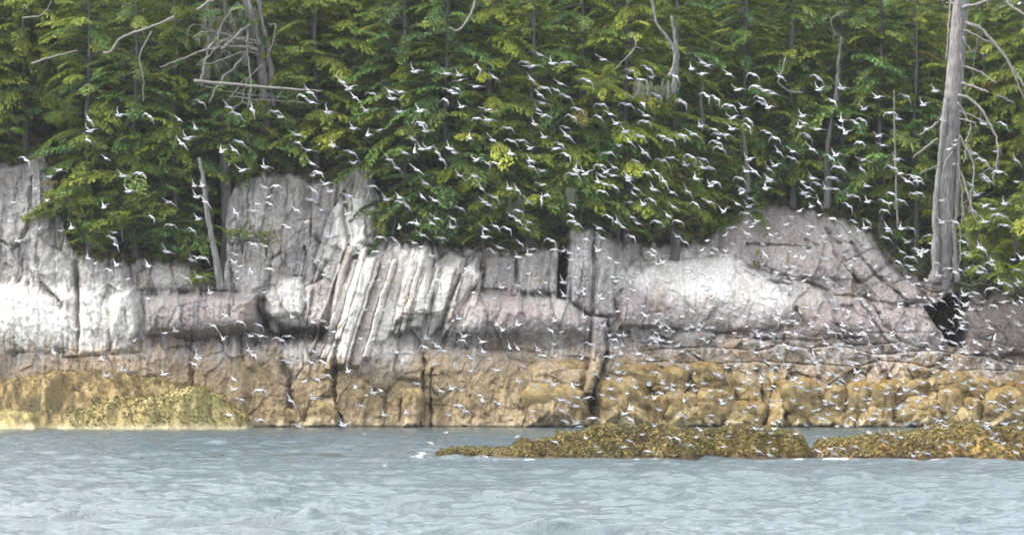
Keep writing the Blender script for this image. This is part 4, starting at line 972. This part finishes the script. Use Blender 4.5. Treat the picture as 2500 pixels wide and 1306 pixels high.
BIRD_DATA = {
 'A': (0, 0, 1.0, "650,875D 860,840V 1085,845A 1300,870D 650,955V 640,1020D 1460,745A 1660,780D 1720,830A 1830,800D 2000,810A 2035,850D 2200,700A 2260,745D 2375,820V 1420,935V 1355,1010V 1320,1045D 1740,1030A 1605,1105V 1700,1090D 2480,595D 2155,980D 2160,1035A 2235,1090D 2410,1060V 770,1150D 1755,1240V 1915,1215V 195,1165A 430,1235D 360,1285G 890,1280V 1020,1260A 2265,1190D 2270,1275G 2315,1255A 2250,675D"),
 'B': (830, 0, .96, "540,525V 770,540V 865,550V 870,585D 1010,500A 1120,565D 1450,400D 1350,455A 1390,485D 1535,465V 1650,455A 1910,435D 1390,580D 1600,610D 990,630D 20,600D 65,650V 110,710D 235,680A 370,670D 375,720V 440,670D 190,805V 430,815V 580,810V 800,660D 850,645A 830,680D 770,730A 880,780V 1075,800D 1450,690D 1490,640A 1570,655A 1470,750D 1650,705A 1440,800D 1480,840D 1730,795A 1690,850A 1410,905V 1640,925A 1800,590A 2110,515A 2100,570D 2240,505A 2190,580A 2260,565G 2430,555A 2300,695A 1000,860A 1070,875V 1220,930A 940,1005V 1110,1020D 95,935V 200,985V 290,945D 590,910D 600,895A 620,955V 530,1010D 590,1085V 640,1080V 540,1105V 470,1110D 710,1110D 790,1080V 830,1110V 1480,1000V 1650,990D 1250,1025A 1320,1020A 1380,1080V 1235,1120V 1570,1080D 1600,1050A 2085,760A 2200,755A 1900,760A 1960,830D 1880,850A 2000,900V 2220,840D 2220,885A 2070,960V 2100,1030D 2180,990A 2340,990A 2400,1020A 2020,1060G 2210,1110D 2470,735A 2475,985A 90,1110A 100,1185G 360,1160D 415,1220D 560,1235D 740,1160D 870,1275D 980,1280D 990,1165V 1070,1185A 1130,1185A 1380,1170V 1390,1210D 1470,1240D 1650,1130A 1710,1240V 1780,1265V 1950,1110A 1890,1200A 1930,1250V 1990,1215D 1980,1275D 2150,1170A 2340,1165A 2400,1145A 1700,1265A 1900,1280D 2090,1290V 2230,1255A 2300,1260A"),
 'C': (1660, 0, .95, "85,505V 170,460D 200,480V 170,540D 355,540D 540,545A 730,560D 420,655V 560,630A 620,660D 670,680D 200,700A 270,720A 370,770A 590,715A 600,755A 640,785V 460,785V 380,860V 510,880A 500,920A 375,940V 150,920V 30,745A 1010,575A 1010,655V 1170,645V 1430,710V 1640,700A 1850,665V 1765,765V 1110,735A 1335,795V 1530,820A 1580,865V 890,845V 900,895D 860,925V 1000,940D 1170,880V 1170,930D 1200,970V 1280,895A 1330,875A 250,940A 290,975A 340,980D 280,1005G 280,1040A 300,1080A 30,985A 100,975D 640,965A 700,1005A 720,1105D 820,1100D 960,1085D 930,990A 1310,1035A 1330,1160D 1320,1230D 1440,990V 1470,1055D 1570,1160V 1550,1220A 1600,1260D 1130,1130V 1100,1150A 1150,1215A 1180,1220D 1790,940G 1900,875V 2000,1020G 1990,1055G 1950,1085G 2200,900D 2350,905A 2130,1115D 2290,1100G 2200,1165A 2440,1165D 1990,1190G 2320,1250A 2220,1285A 90,1140A 170,1155A 40,1200V 170,1220V 230,1220A 110,1295V 500,1160V 480,1245V 540,1245D 650,1230D 690,1205V 820,1150A 650,1300D 960,1295V 440,1295A 1110,1290A 1700,1290A"),
 'D': (0, 430, .93, "930,115V 755,230V 1225,190D 1105,300A 1240,355A 1400,395A 1440,315V 515,380V 830,410D 820,450A 840,500D 1205,550V 1385,610V 1430,595D 1480,595A 1440,735V 845,650V 1075,655V 800,685A 1350,740A 925,750G 1410,75V 1465,75V 1425,155V 1490,190D 2360,60V 2390,115V 2280,110A 2010,75A 1920,85D 1950,155G 1870,205D 1960,205A 1710,270D 1840,255A 2150,250D 2250,175D 2330,250G 2090,375A 2220,335G 2390,445V 75,335V 130,475V 255,95G 340,180G 100,195G 285,385G 440,400G 640,600V 690,635G 1840,495A 1920,510A 1710,570A 1700,630V 1740,655D 1820,695V 1720,695G 1725,745G 1960,675A 1520,850V 2160,630G 2300,615D 1075,890G 1340,970G 1520,950A 1640,1015A 1750,1060A 1545,1085A 1620,1185V 1820,1160D 1890,1160D 1880,1080A 2010,885G 1915,845G 2100,845G 2220,900A 2150,935A 2120,1025V 1275,1125V 1195,1140G 2040,1190A 2090,1160A 1810,1270V 2280,1275G 2270,1060D 2340,1050A 2370,1100G 420,930V 330,975D 50,885D 530,1070G 550,1115G 130,1190V 300,1230G 390,1285V 975,1195G 345,785G 680,870G 880,870G 2380,730G 2350,720G 2420,1130G"),
 'E': (830, 430, .88, "620,55D 1030,95D 1225,95V 1290,105D 1470,65D 235,75A 340,175V 430,160V 440,190A 490,220D 600,155D 690,180D 875,235A 700,310D 820,310A 810,375V 560,350V 670,345D 430,380V 530,340A 600,430D 740,450A 1050,190D 1080,210D 1120,155A 1300,255A 1240,290D 1290,325D 1370,335D 1370,190D 1460,175D 1500,140A 1690,210A 1055,385D 1130,365A 1220,385A 1360,390D 1045,445V 1680,290A 1690,330A 1720,350D 1910,115A 1870,45V 1920,60D 2000,85A 2090,35V 2150,95D 2130,130D 2270,100V 2350,40D 2410,120D 2100,190A 2200,210V 2270,180A 2420,225D 2380,290D 2460,330A 2310,335A 2120,300D 1960,300A 2010,340V 2160,345D 2050,370D 1880,380D 1900,450D 60,145D 30,190D 50,280V 110,335G 100,510V 300,445A 270,550A 400,465A 130,560G 540,485D 590,515G 660,580V 1160,520D 1110,550A 1310,490A 1400,530A 1290,590V 1370,575V 1540,470A 1560,535A 1620,545G 1670,560D 1680,610D 1780,460A 1770,575A 1870,545V 2120,440A 2010,630D 2340,630V 2280,545A 2270,575A 2300,640G 2450,440D 1370,710G 1220,670G 1420,745G 1490,775G 1170,810V 1290,795A 1450,845G 1620,775V 1700,735A 1630,870V 1700,815G 1770,820G 2130,830A 1880,870G 1900,890G 1960,845G 2080,890A 2040,740A 2160,710G 2300,705G 2380,775G 2000,765G 2220,790G 2440,840A 1120,890G 970,845G 980,1060G 1000,1010A 860,1035V 820,1050G 1140,1080V 1180,1120V 900,1165V 890,1190A 1030,1205V 1290,1080V 1560,1050V 1770,1025V 1530,1120A 1610,1130G 1800,1115G 1740,1110G 1230,1245V 1290,1250D 1550,1220G 1820,1220A 1440,1265V 630,1180V 620,1240A 710,1235D 410,1280V 510,1280A 750,1270A 1040,1275V 1990,1185A 2040,1290V 2160,1290V 2100,1250D 2090,1025G 2130,1030G 2210,1010A 2310,1000A 2340,1080V 2370,1030G 2480,1020G 2320,1190V 2290,1200A 2450,1230G 1900,1090G 210,690G 280,755G 150,1180G 320,660G 360,625G 430,690G 115,615G 220,775G 500,885G 590,745G 710,755A 700,650G 910,675G 905,715G 480,955A 320,970G 180,970G 410,1030G 320,1120G 240,1185G 330,810G 430,940G 580,985G 405,855G"),
 'F': (1660, 430, .88, "115,25V 225,75V 270,50A 440,20A 450,125V 450,95D 650,40V 620,95V 510,165D 500,225V 420,205D 215,190D 60,115D 120,205A 320,260V 960,20G 890,45D 930,85D 1000,60A 900,125V 930,150D 950,225V 1010,195D 1060,95V 1130,95A 1110,20A 1220,145V 1280,150A 1350,75V 1360,190V 1230,220A 1490,250A 1540,130A 1490,190A 1520,200G 1610,180A 1650,40D 1720,10A 1730,40A 1740,125A 1700,130A 1900,180G 2110,65A 2220,15A 2240,40A 2440,45G 2150,140V 2350,205V 2210,220V 2270,240D 2300,280A 2350,295A 2130,255D 2210,335V 2360,360A 1110,310A 1270,335A 1370,335A 1300,400V 1340,380V 1510,380D 1510,400V 1600,385V 1680,380A 1800,430A 1900,340V 2000,335A 1230,410G 1500,450A 1650,480V 1610,550D 1780,550V 1730,540A 1740,570V 1820,490G 2060,480A 2170,520V 2200,535D 1680,590A 1590,625A 1670,655A 1860,630D 1950,670A 2000,700A 1870,725V 2170,700V 2200,670A 2260,640A 2080,575A 2480,600V 2320,780V 2390,795A 2460,770V 2260,815A 2450,680A 1990,870D 2060,865V 2150,850A 2070,940V 2110,970V 1900,905A 1840,910G 1830,890A 2350,915D 2280,940A 2430,925D 2040,985A 2030,1030A 2070,1060A 2230,1050D 2250,1105V 2280,1170D 2440,1075A 1700,1170V 1830,1150G 1780,1210A 1910,1190V 1990,1210A 2060,1110A 1950,1140G 1900,1100G 2170,1220D 2290,1280D 2080,1285V 1640,1110D 1310,1060G 1400,1075A 1310,1095A 1340,1150A 1070,1090A 960,1095V 1000,1010A 920,955A 1110,910A 1140,965V 1310,895A 1350,935G 1180,1085V 1590,955V 1600,925G 1540,1155G 1300,1150D 1150,1140A 1060,1215D 1240,1185G 1230,1230A 1560,1235A 1640,1250G 1420,1260G 1830,1280A 570,1160V 590,1145G 790,1135A 840,1150V 650,1160A 830,1255A 600,1235V 550,1280A 330,1280G 160,1180A 290,1200G 200,1205G 150,1085V 90,1095G 50,1110G 200,1100G 300,1035A 210,955V 90,980D 10,970G 1190,735G 1160,440G 480,340G 540,345G 520,370G 560,330G 380,375A 490,420D 330,430G 380,495G 700,420G 640,380G 660,430G 720,455G 770,355G 810,300G 870,255G 1010,285G 960,370A 930,425G 600,495G 840,585G 890,600V 760,660V 600,640G 700,700G 620,575D 430,630G 350,580G 260,530A 40,480A 330,545G 530,710G 700,710G 760,735G 940,720G 1050,600A 1240,650G 1200,575G 1230,620G 930,550G 900,520G 750,515G 480,270A 1040,440G 1060,480G 800,550G 150,635G 230,560G 200,470G 140,855A 200,800A 340,870G 350,890G 460,815G 560,830G 230,890G 720,1000A 820,1000G 700,1040A 820,1050A 380,960A 430,1010G 580,1025G 640,1000G 780,765A 900,760G 1060,750G 1180,820G 1270,600G 1420,660G 1520,750G 1440,800G 1690,790G 1780,755G 1630,860G 1730,880G 60,700G 100,745G 60,620G"),
 'G': (0, 866, .95, "740,35V 770,155V 895,115V 1185,145V 1410,70A 1430,30V 1695,180D 1695,255V 1750,325A 1890,260A 1920,260A 2110,335D 2270,320V 2210,195G 2300,180A 2370,150A 2090,55A 2260,60D 2350,60A 1660,440V 1880,475A 2170,520A 1840,5A 2480,510V"),
 'H': (830, 866, .86, "60,125V 115,240V 240,280V 195,295G 295,260G 160,370A 320,440V 485,425V 560,210A 680,70G 840,80V 950,25A 1080,30A 950,120G 1140,115D 810,250V 880,260G 735,265D 1030,335V 1010,295D 1150,355A 870,370A 910,410D 790,440G 1290,195V 1330,85A 1410,230D 1500,190A 1550,220V 1480,10A 1560,10G 1750,30G 1690,230A 1720,220G 1600,330D 1650,345D 1720,310A 1710,375V 1800,310A 1850,140A 1610,405A 1400,410G 1390,445G 1640,485A 1710,500V 1740,520A 1840,460A 1980,320D 2100,395V 2060,430V 2110,470A 2140,240V 2130,185G 2020,130V 2010,75G 1960,20A 2230,30G 2260,40V 2200,65G 2290,130A 2240,205G 2340,210V 2410,255V 2280,320V 2330,280A 2470,430A 2440,290G 1780,605G 1560,630A 2190,580G 2060,670D 1880,705G 2240,700A 2390,600A 2450,610A 175,575G 660,640A 1060,740A 1285,595G 770,565G 325,805G 30,515V"),
 'I': (1660, 866, .84, "50,90G 420,40A 340,95G 640,60A 720,25V 500,135V 590,175V 280,150G 300,165G 170,210V 700,95A 820,185V 680,230G 590,200G 980,15G 1000,75V 1010,130G 920,115G 1080,150G 1140,155V 1180,100A 1280,130V 1260,185G 1280,65A 1300,120G 1530,155V 1570,20A 1650,90A 1720,95A 1760,205G 1960,30A 1920,90G 1840,130G 1890,160G 1990,165G 2240,65D 2390,45A 2060,210G 2120,250V 2210,230A 2400,180G 1080,235V 1000,250A 870,235A 820,335G 550,290V 290,265G 220,260G 230,305G 370,315G 30,340V 310,355V 500,385G 540,370A 470,415G 230,440A 230,485G 350,490G 20,440A 1280,250G 1380,245A 1510,240G 1640,265V 1700,265A 1770,300D 1950,265A 2190,305G 2350,300A 2390,285G 1210,350G 1140,390V 970,410G 1000,400G 880,385G 1450,405G 1650,330G 1600,370G 1620,430G 1860,380A 1990,410A 2000,385G 1930,455G 2280,345A 2350,375A 2450,430A 2340,500V 1890,480A 1920,515D 1640,505V 1790,530V 1400,470V 1370,470G 1260,470A 1310,480G 1210,520V 1140,520G 910,510G 1030,465A 680,500D 840,575G 1450,565V 1380,570G 1540,575D 1000,590G 150,545A 590,540G 660,570G 210,600G 350,590G 120,600G 70,655A 650,635G 680,680G 650,730V 570,700D 1010,700A 1030,735G 1130,720A 1180,680A 1270,665A 1490,630A 1960,630G 2050,660A 1880,670G 2090,645G 2230,535A 2290,575G 2300,625G 2450,655G 1690,735G 1720,705G 1790,715A 2440,710A 1600,600G")}
LAND = [(60, 430, 'the pale slab at far left'), (50, 700, 'the white rock bulge at far left'), (230, 320, 'the leftmost green boughs'), (320, 450, 'the dark tree over the left cliff'), (350, 300, 'the boughs below the thin hanging twig'),
        (270, 580, 'the lowest boughs of the left cliff'), (390, 620, 'the round grey boulder'), (480, 340, 'the boughs under the tangled snag'), (570, 290, 'the left part of the wood under the log'), (510, 520, 'the leaning bare trunk'), (480, 640, 'the leaning trunk foot'),
        (250, 760, 'the white slabs at left'), (490, 760, 'the mauve block at left'), (600, 420, 'the thick grey trunk'), (640, 560, 'the short pale pillar'), (620, 680, 'the pillar foot'), (770, 250, 'the fallen log tip'), (730, 360, 'the trees above the grey columns'), (720, 500, 'the tall grey columns'),
        (790, 470, 'the dark notch left of the spire'), (700, 700, 'the square blocks below the columns'), (720, 810, 'the black lichen hollow'), (870, 400, 'the tip of the rock spire'), (880, 520, 'the body of the rock spire'), (920, 260, 'the hemlock above the spire'), (1010, 170, 'the high dark hemlock'),
        (960, 340, 'the dark gap right of the spire'), (1020, 370, 'the dark boughs left of centre'), (1110, 190, 'the boughs below the curved bare branch'), (1120, 260, 'the central dark boughs'), (1190, 270, 'the yellowish central cedar'), (1200, 380, 'the lower central boughs'), (1090, 420, 'the low hemlock boughs left of centre'),
        (980, 490, 'the boughs right of the spire'), (1100, 530, 'the bush over the smooth slab'), (1210, 560, 'the bush over the square blocks'), (1230, 480, 'the pale lichen wisps'), (1300, 160, 'the top centre of the flock'), (1330, 240, 'the upper centre of the wood'), (1310, 310, 'the dark hollow at centre'), (1390, 320, 'the bright yellow tree top'),
        (1320, 390, 'the flat boughs at centre'), (1400, 400, 'the broad hemlock boughs'), (1300, 530, 'the dark bush left of the cleft'), (1400, 480, 'the green lichen strands'), (1400, 620, 'the deep dark cleft'), (1380, 710, 'the foot of the deep cleft'), (900, 640, 'the tops of the white leaning columns'), (930, 800, 'the feet of the white leaning columns'),
        (1030, 660, 'the smooth pale slab'), (1180, 760, 'the folded mauve rock'), (1290, 690, 'the small square rock blocks'), (1350, 800, 'the rounded mauve ledge'), (1460, 800, 'the upright brown pillar'), (1560, 180, 'the hanging lichen clump'), (1520, 270, 'the boughs under the lichen clump'), (1620, 240, 'the stout bare limb'), (1500, 370, 'the yellow cedar right of centre'),
        (1580, 350, 'the boughs below the stout limb'), (1500, 460, 'the dark boughs right of the cleft'), (1580, 440, 'the green boughs above the ledge'), (1490, 560, 'the bush right of the cleft'), (1580, 560, 'the low boughs left of the ledge'), (1650, 560, 'the brown heather ledge'), (1690, 170, 'the top of the flock right of centre'),
        (1760, 240, 'the short grey trunk'), (1700, 330, 'the boughs beside the short grey trunk'), (1770, 330, 'the pale broken trunk top'), (1720, 420, 'the left shoulder bushes'), (1810, 420, 'the pale broken trunk foot'), (1870, 210, 'the rusty patch'), (1860, 290, 'the layered hemlock boughs'), (1900, 380, 'the hemlock over the dome'),
        (1990, 210, 'the mossy forked trunk'), (2050, 300, 'the slim bare hemlock trunk top'), (2030, 400, 'the slim bare hemlock trunk'), (1980, 460, 'the dome summit bushes'), (2120, 240, 'the boughs left of the dead trunk top'), (2180, 380, 'the slim bare pole'), (2110, 340, 'the layered boughs by the pole'), (2090, 470, 'the bushes right of the dome'),
        (2170, 480, 'the foot of the slim pole'), (2300, 300, 'the dead trunk at mid height'), (2330, 370, 'the bare drooping branch tangle'), (2300, 480, 'the lower dead trunk'), (2300, 590, 'the dead trunk foot'), (2440, 330, 'the outer drooping branch'), (2450, 440, 'the dark wood at right'), (2440, 550, 'the bright bush at right'), (2420, 650, 'the bright bush foot'),
        (1800, 540, 'the left side of the grey dome'), (1920, 560, 'the face of the grey dome'), (2050, 570, 'the right side of the grey dome'), (2150, 580, 'the dome right shoulder'), (2200, 630, 'the hollow left of the dead trunk'), (1660, 680, 'the white dome top'), (1850, 700, 'the white dome right slope'), (1600, 740, 'the mauve flank of the white dome'), (1990, 720, 'the cracked boulders'),
        (2130, 700, 'the diagonal slabs'), (2220, 740, 'the lower diagonal slabs'), (2330, 760, 'the dark cave'), (2440, 740, 'the dark rock at right'), (2100, 800, 'the mauve rock under the slabs'), (1900, 820, 'the long thin crack'), (1720, 800, 'the brown terrace'), (1600, 830, 'the black stain under the dome'), (2300, 850, 'the rock foot under the cave'), (2450, 840, 'the reddish rock at right'),
        (250, 900, 'the crest of the weedy ledge'), (420, 920, 'the weedy ledge right end'), (600, 940, 'the brown belt left'), (700, 960, 'the dark crack left of centre'), (790, 930, 'the second dark crack'), (620, 1030, 'the ledge end waterline'), (900, 950, 'the tan wall'), (960, 1000, 'the small oval boulder'), (1090, 950, 'the tan wall right part'), (1200, 980, 'the tan wall beside the round boulder'),
        (1280, 900, 'the brown block above the round boulder'), (1380, 940, 'the round tan boulder'), (1440, 900, 'the leaning crack'), (1400, 1030, 'the water below the round boulder'), (1530, 930, 'the tall tan boulder'), (1540, 1010, 'the tall boulder foot'), (1640, 920, 'the boulder row left part'), (1730, 970, 'the boulder row middle'), (1850, 930, 'the dark weedy gully'), (1960, 990, 'the big ochre boulders'),
        (2080, 940, 'the ochre boulder tops'), (2100, 1020, 'the waterline under the ochre boulders'), (2200, 920, 'the weed covered shelf'), (2230, 990, 'the small ochre boulders'), (2330, 930, 'the brown weed slope'), (2320, 1020, 'the right waterline'), (2440, 950, 'the large boulder at right'), (1450, 1080, 'the reef left hump'), (1640, 1090, 'the reef middle'), (1860, 1080, 'the reef right hump'),
        (2070, 1090, 'the gap between the reefs'), (2250, 1090, 'the right reef crest'), (2430, 1070, 'the right reef end'), (1100, 1080, 'the reef tip'), (900, 1080, 'the open channel')]
def build_birds():
    r = random.Random(11)
    B = []
    for key, (ox, oy, sc, s) in BIRD_DATA.items():
        for tok in s.split():
            pz = tok[-1]; x, y = tok[:-1].split(',')
            px = ox + float(x) * .33695; py = oy + float(y) * .33695
            k = sc * (.84 + .26 * r.random()) * (.74 if pz == 'G' else 1)
            B.append([px, py, pz, k])
    for i in range(360):
        px = 1400 + 1100 * r.random() ** .8; py = r.gauss(850, 130)
        if not 600 < py < 1105: continue
        B.append([px, py, r.choice('GGGGADV'), .58 + .12 * r.random()])
    B.sort(key=lambda b: -b[3])
    meshes = {}
    for pz, vs in POSES.items():
        for i, v in enumerate(vs):
            for j, yaw in enumerate((.6, 1.3)):
                meshes[(pz, i, j)] = bird_mesh(v, yaw)
    # cells for the labels
    cells = {}
    for b in B:
        d = [(b[0] - l[0]) ** 2 + (b[1] - l[1]) ** 2 for l in LAND]
        b.append(LAND[d.index(min(d))][2]); cells.setdefault((b[4], b[2]), []).append(b)
    PN = {'V': 'one wing raised steeply', 'D': 'wings stretched in one slanting line', 'A': 'wings arched downward', 'G': 'wings spread nearly level'}
    ORD = ['highest', 'second highest', 'third highest', 'fourth highest', 'fifth highest', 'sixth highest', 'seventh highest', 'eighth highest', 'ninth highest', 'tenth highest', 'eleventh highest', 'twelfth highest']
    lab = {}
    for (ln, pz), bs in cells.items():
        bs.sort(key=lambda b: b[1])
        for i, b in enumerate(bs):
            lab[id(b)] = f"bird by {ln.replace('the ', '', 1).replace(' under the ', ' under ')}, {PN[pz]}" + ('' if len(bs) == 1 else f", {ORD[min(i, 11)] if i < len(bs) - 1 or len(bs) > 2 and i < 1 else 'lowest'}")
    cache = {}
    SV = []; SF = []; SM = []; off = 0
    for n, b in enumerate(B):
        px, py, pz, k = b[:4]
        Y = r.uniform(108, 128) if py < 900 else r.uniform(105, 112)
        if py > 1060: Y = min(Y, 108 - (py - 1060) * .02)
        key = (pz, r.randrange(len(POSES[pz])), r.randrange(2))
        rot = (r.gauss(0, .22), r.gauss(0, .20), r.gauss(0, .32)); s = k * Y / 115.0 * 1.0
        loc = P(px, py, Y)
        if n < 300:
            if key not in cache:
                v, f, mi = meshes[key]; o = mesh_obj('seabird', v, f, [M_WHITE, M_WING, M_HEAD], mat_idx=mi); cache[key] = o
            else:
                o = cache[key].copy(); COL.objects.link(o)
            o.location = Vector(loc.tolist()); o.rotation_euler = rot; o.scale = (s, s, s)
            tag(o, lab[id(b)], 'bird', 'white seabirds in the flying flock')
        else:
            v, f, mi = meshes[key]
            from mathutils import Euler
            R = np.array(Euler(rot).to_matrix())
            SV.append((v * s) @ R.T + loc); SF += [[i + off for i in q] for q in f]; SM += mi; off += len(v)
    if SV:
        o = mesh_obj('bird_flock', np.concatenate(SV), SF, [M_WHITE, M_WING, M_HEAD], mat_idx=SM)
        tag(o, 'hundreds of smaller white seabirds swarming low before the rocks and reef', 'flock', kind='stuff')
    print('BIRDS', len(B))
build_birds()

# ------------------------------------------------------------------ haze
hv = [(x, y, z) for x in (-700, 700) for y in (-200, 450) for z in (-5, 60)]
hz = mesh_obj('haze', hv, [[0, 1, 3, 2], [4, 6, 7, 5], [0, 4, 5, 1], [2, 3, 7, 6], [0, 2, 6, 4], [1, 5, 7, 3]], None and [] or [], smooth=False)
mh = bpy.data.materials.new('sea_haze'); mh.use_nodes = True; nt = mh.node_tree
nt.nodes.remove(nt.nodes['Principled BSDF'])
pv = nt.nodes.new('ShaderNodeVolumePrincipled'); pv.inputs['Color'].default_value = (.93, .95, .98, 1); pv.inputs['Density'].default_value = 0.00010
nt.links.new(pv.outputs[0], nt.nodes['Material Output'].inputs['Volume'])
hz.data.materials.append(mh)
tag(hz, 'thin pale sea haze over the whole shore', kind='stuff')

# ------------------------------------------------------------------ boulders at the foot of the cliff
def boulder(px, py, rx, ry, lab, seed, Y=150.0):
    n1, n2 = 40, 56
    th = np.linspace(0, math.pi, n1)[:, None]; ph = np.linspace(0, 2 * math.pi, n2, endpoint=False)[None, :]
    x = np.sin(th) * np.cos(ph); y = np.sin(th) * np.sin(ph); z = np.cos(th) * np.ones_like(ph)
    p = 3.2; k = (np.abs(x) ** p + np.abs(y) ** p + np.abs(z) ** p) ** (-1 / p)
    x, y, z = x * k, y * k, z * k
    nz = fbm(x * 1.3 + y * .9 + seed * 3.1 + 20, z * 1.4 + y + seed + 20, 3, seed) - .5
    cr = np.abs(fbm(x * 1.1 + y + seed * 5 + 40, z * 1.0 + 30, 3, seed + 1) - .5)
    d = 1 + .42 * nz + .05 * (fbm(x * 7 + y * 4 + 50, z * 7 + 50, 3, seed + 2) - .5) - .12 * np.exp(-(cr / .018) ** 2)
    lean = math.sin(seed * 2.3) * .22
    f1, f2, idv, lx, ly = voronoi(np.arctan2(y, x) * 1.6 + seed, z * 1.1 + seed * .7, seed, .95)
    r1 = np.modf(idv * 37.7)[0] - .5; r2 = np.modf(idv * 91.3)[0] - .5; eq = np.clip(1.25 - np.abs(z) ** 3, 0, 1)
    d = d + eq * (.42 * (r1 * lx + r2 * ly) + .10 * r2 - .07 * np.exp(-((f2 - f1) / .07) ** 2))
    RX, RZ = rx * Y / F, ry * Y / F
    V = np.stack([(x * d + lean * z) * RX, y * d * min(RX, RZ) * .95, z * d * RZ], -1)
    c = P(px, py, Y); wz = V[..., 2] + c[2]
    n = fbm(x * 2 + seed * 7 + 60, z * 2.5 + y + 60, 4, seed); st = fbm((x + y) * 6 + seed + 60, z * 1.2 + 60, 3, seed + 1)
    ca = lin((168, 150, 108)); cb = lin((138, 120, 82)); cd = lin((104, 90, 60)); cw = lin((134, 106, 50)); cl = lin((190, 174, 132))
    col = ca * (1 - n[..., None]) + cb * n[..., None]
    t = (.7 * sstep(.5, .66, st))[..., None]; col = col * (1 - t) + cd * t
    t = (.7 * sstep(.45, .62, n) * sstep(.3, .8, z) * (px > 1500))[..., None]; col = col * (1 - t) + cw * t
    t = (.5 * sstep(.5, .1, wz) * sstep(.4, .6, n))[..., None]; col = col * (1 - t) + cl * t
    t = (sstep(.12, .03, wz))[..., None]; col = col * (1 - t) + lin((60, 62, 50)) * t
    col = col * np.array((.72, .70, .67))
    F_ = grid_faces(n1, n2 + 1); F_ = (F_ // (n2 + 1)) * n2 + (F_ % (n2 + 1)) % n2
    o = mesh_obj('boulder', V.reshape(-1, 3), F_, M_ROCK, colors=col.reshape(-1, 3)); o.location = Vector(c.tolist())
    tag(o, lab, 'boulder', 'boulders at the foot of the cliff')
for i, b in enumerate([
    (1008, 1000, 27, 50, 'small upright oval boulder against the tan wall left of centre'), (1362, 995, 72, 62, 'large round tan boulder left of the leaning crack'), (1362, 915, 66, 36, 'squat brown block sitting above the large round boulder'),
    (1300, 1028, 38, 30, 'low boulder at the waterline left of the large round boulder'), (1522, 985, 66, 66, 'tall tan boulder just right of the leaning crack'), (1590, 1008, 40, 44, 'ribbed boulder leaning on the tall tan boulder'),
    (1560, 915, 48, 28, 'flat brown boulder on top of the tall tan boulder'), (1665, 1002, 46, 46, 'ochre boulder left of the boulder with a weedy cap'), (1640, 930, 40, 34, 'weed capped boulder in the upper row right of the leaning crack'), (1728, 920, 42, 36, 'dark weedy boulder at the upper left of the gully'),
    (1745, 1000, 44, 50, 'rounded ochre boulder in the middle of the waterline row'), (1825, 1015, 48, 36, 'low pale boulder just left of the steep weedy gully'), (1960, 975, 46, 52, 'tall ochre boulder just right of the steep weedy gully'), (1945, 1025, 30, 30, 'small pale boulder at the gully mouth'),
    (2040, 975, 34, 34, 'round ochre boulder behind the low waterline slabs'), (2030, 1025, 46, 26, 'low pale waterline slab right of the gully'), (2092, 985, 30, 50, 'narrow upright ochre boulder, left of a matching pair'), (2148, 985, 32, 52, 'narrow upright ochre boulder, right of a matching pair'),
    (2215, 955, 52, 28, 'wide low boulder under the brown weed shelf'), (2240, 1012, 56, 36, 'broad olive boulder on the right waterline'), (2322, 995, 32, 46, 'upright olive boulder left of the rocks under the right edge'), (2372, 1008, 28, 38, 'small upright boulder between the two olive ones at right'),
    (2330, 935, 44, 28, 'weedy boulder high on the right slope'), (2395, 950, 42, 28, 'tan boulder above the large one at the right edge'), (2452, 1000, 52, 54, 'large dark olive boulder at the right frame edge'), (790, 1015, 40, 32, 'low rounded boulder at the foot of the second dark crack'), (690, 1022, 44, 28, 'low olive boulder right of the yellow ledge')]):
    boulder(*b, seed=i + 1, Y=150.15 if b[1] > 960 else 150.9)
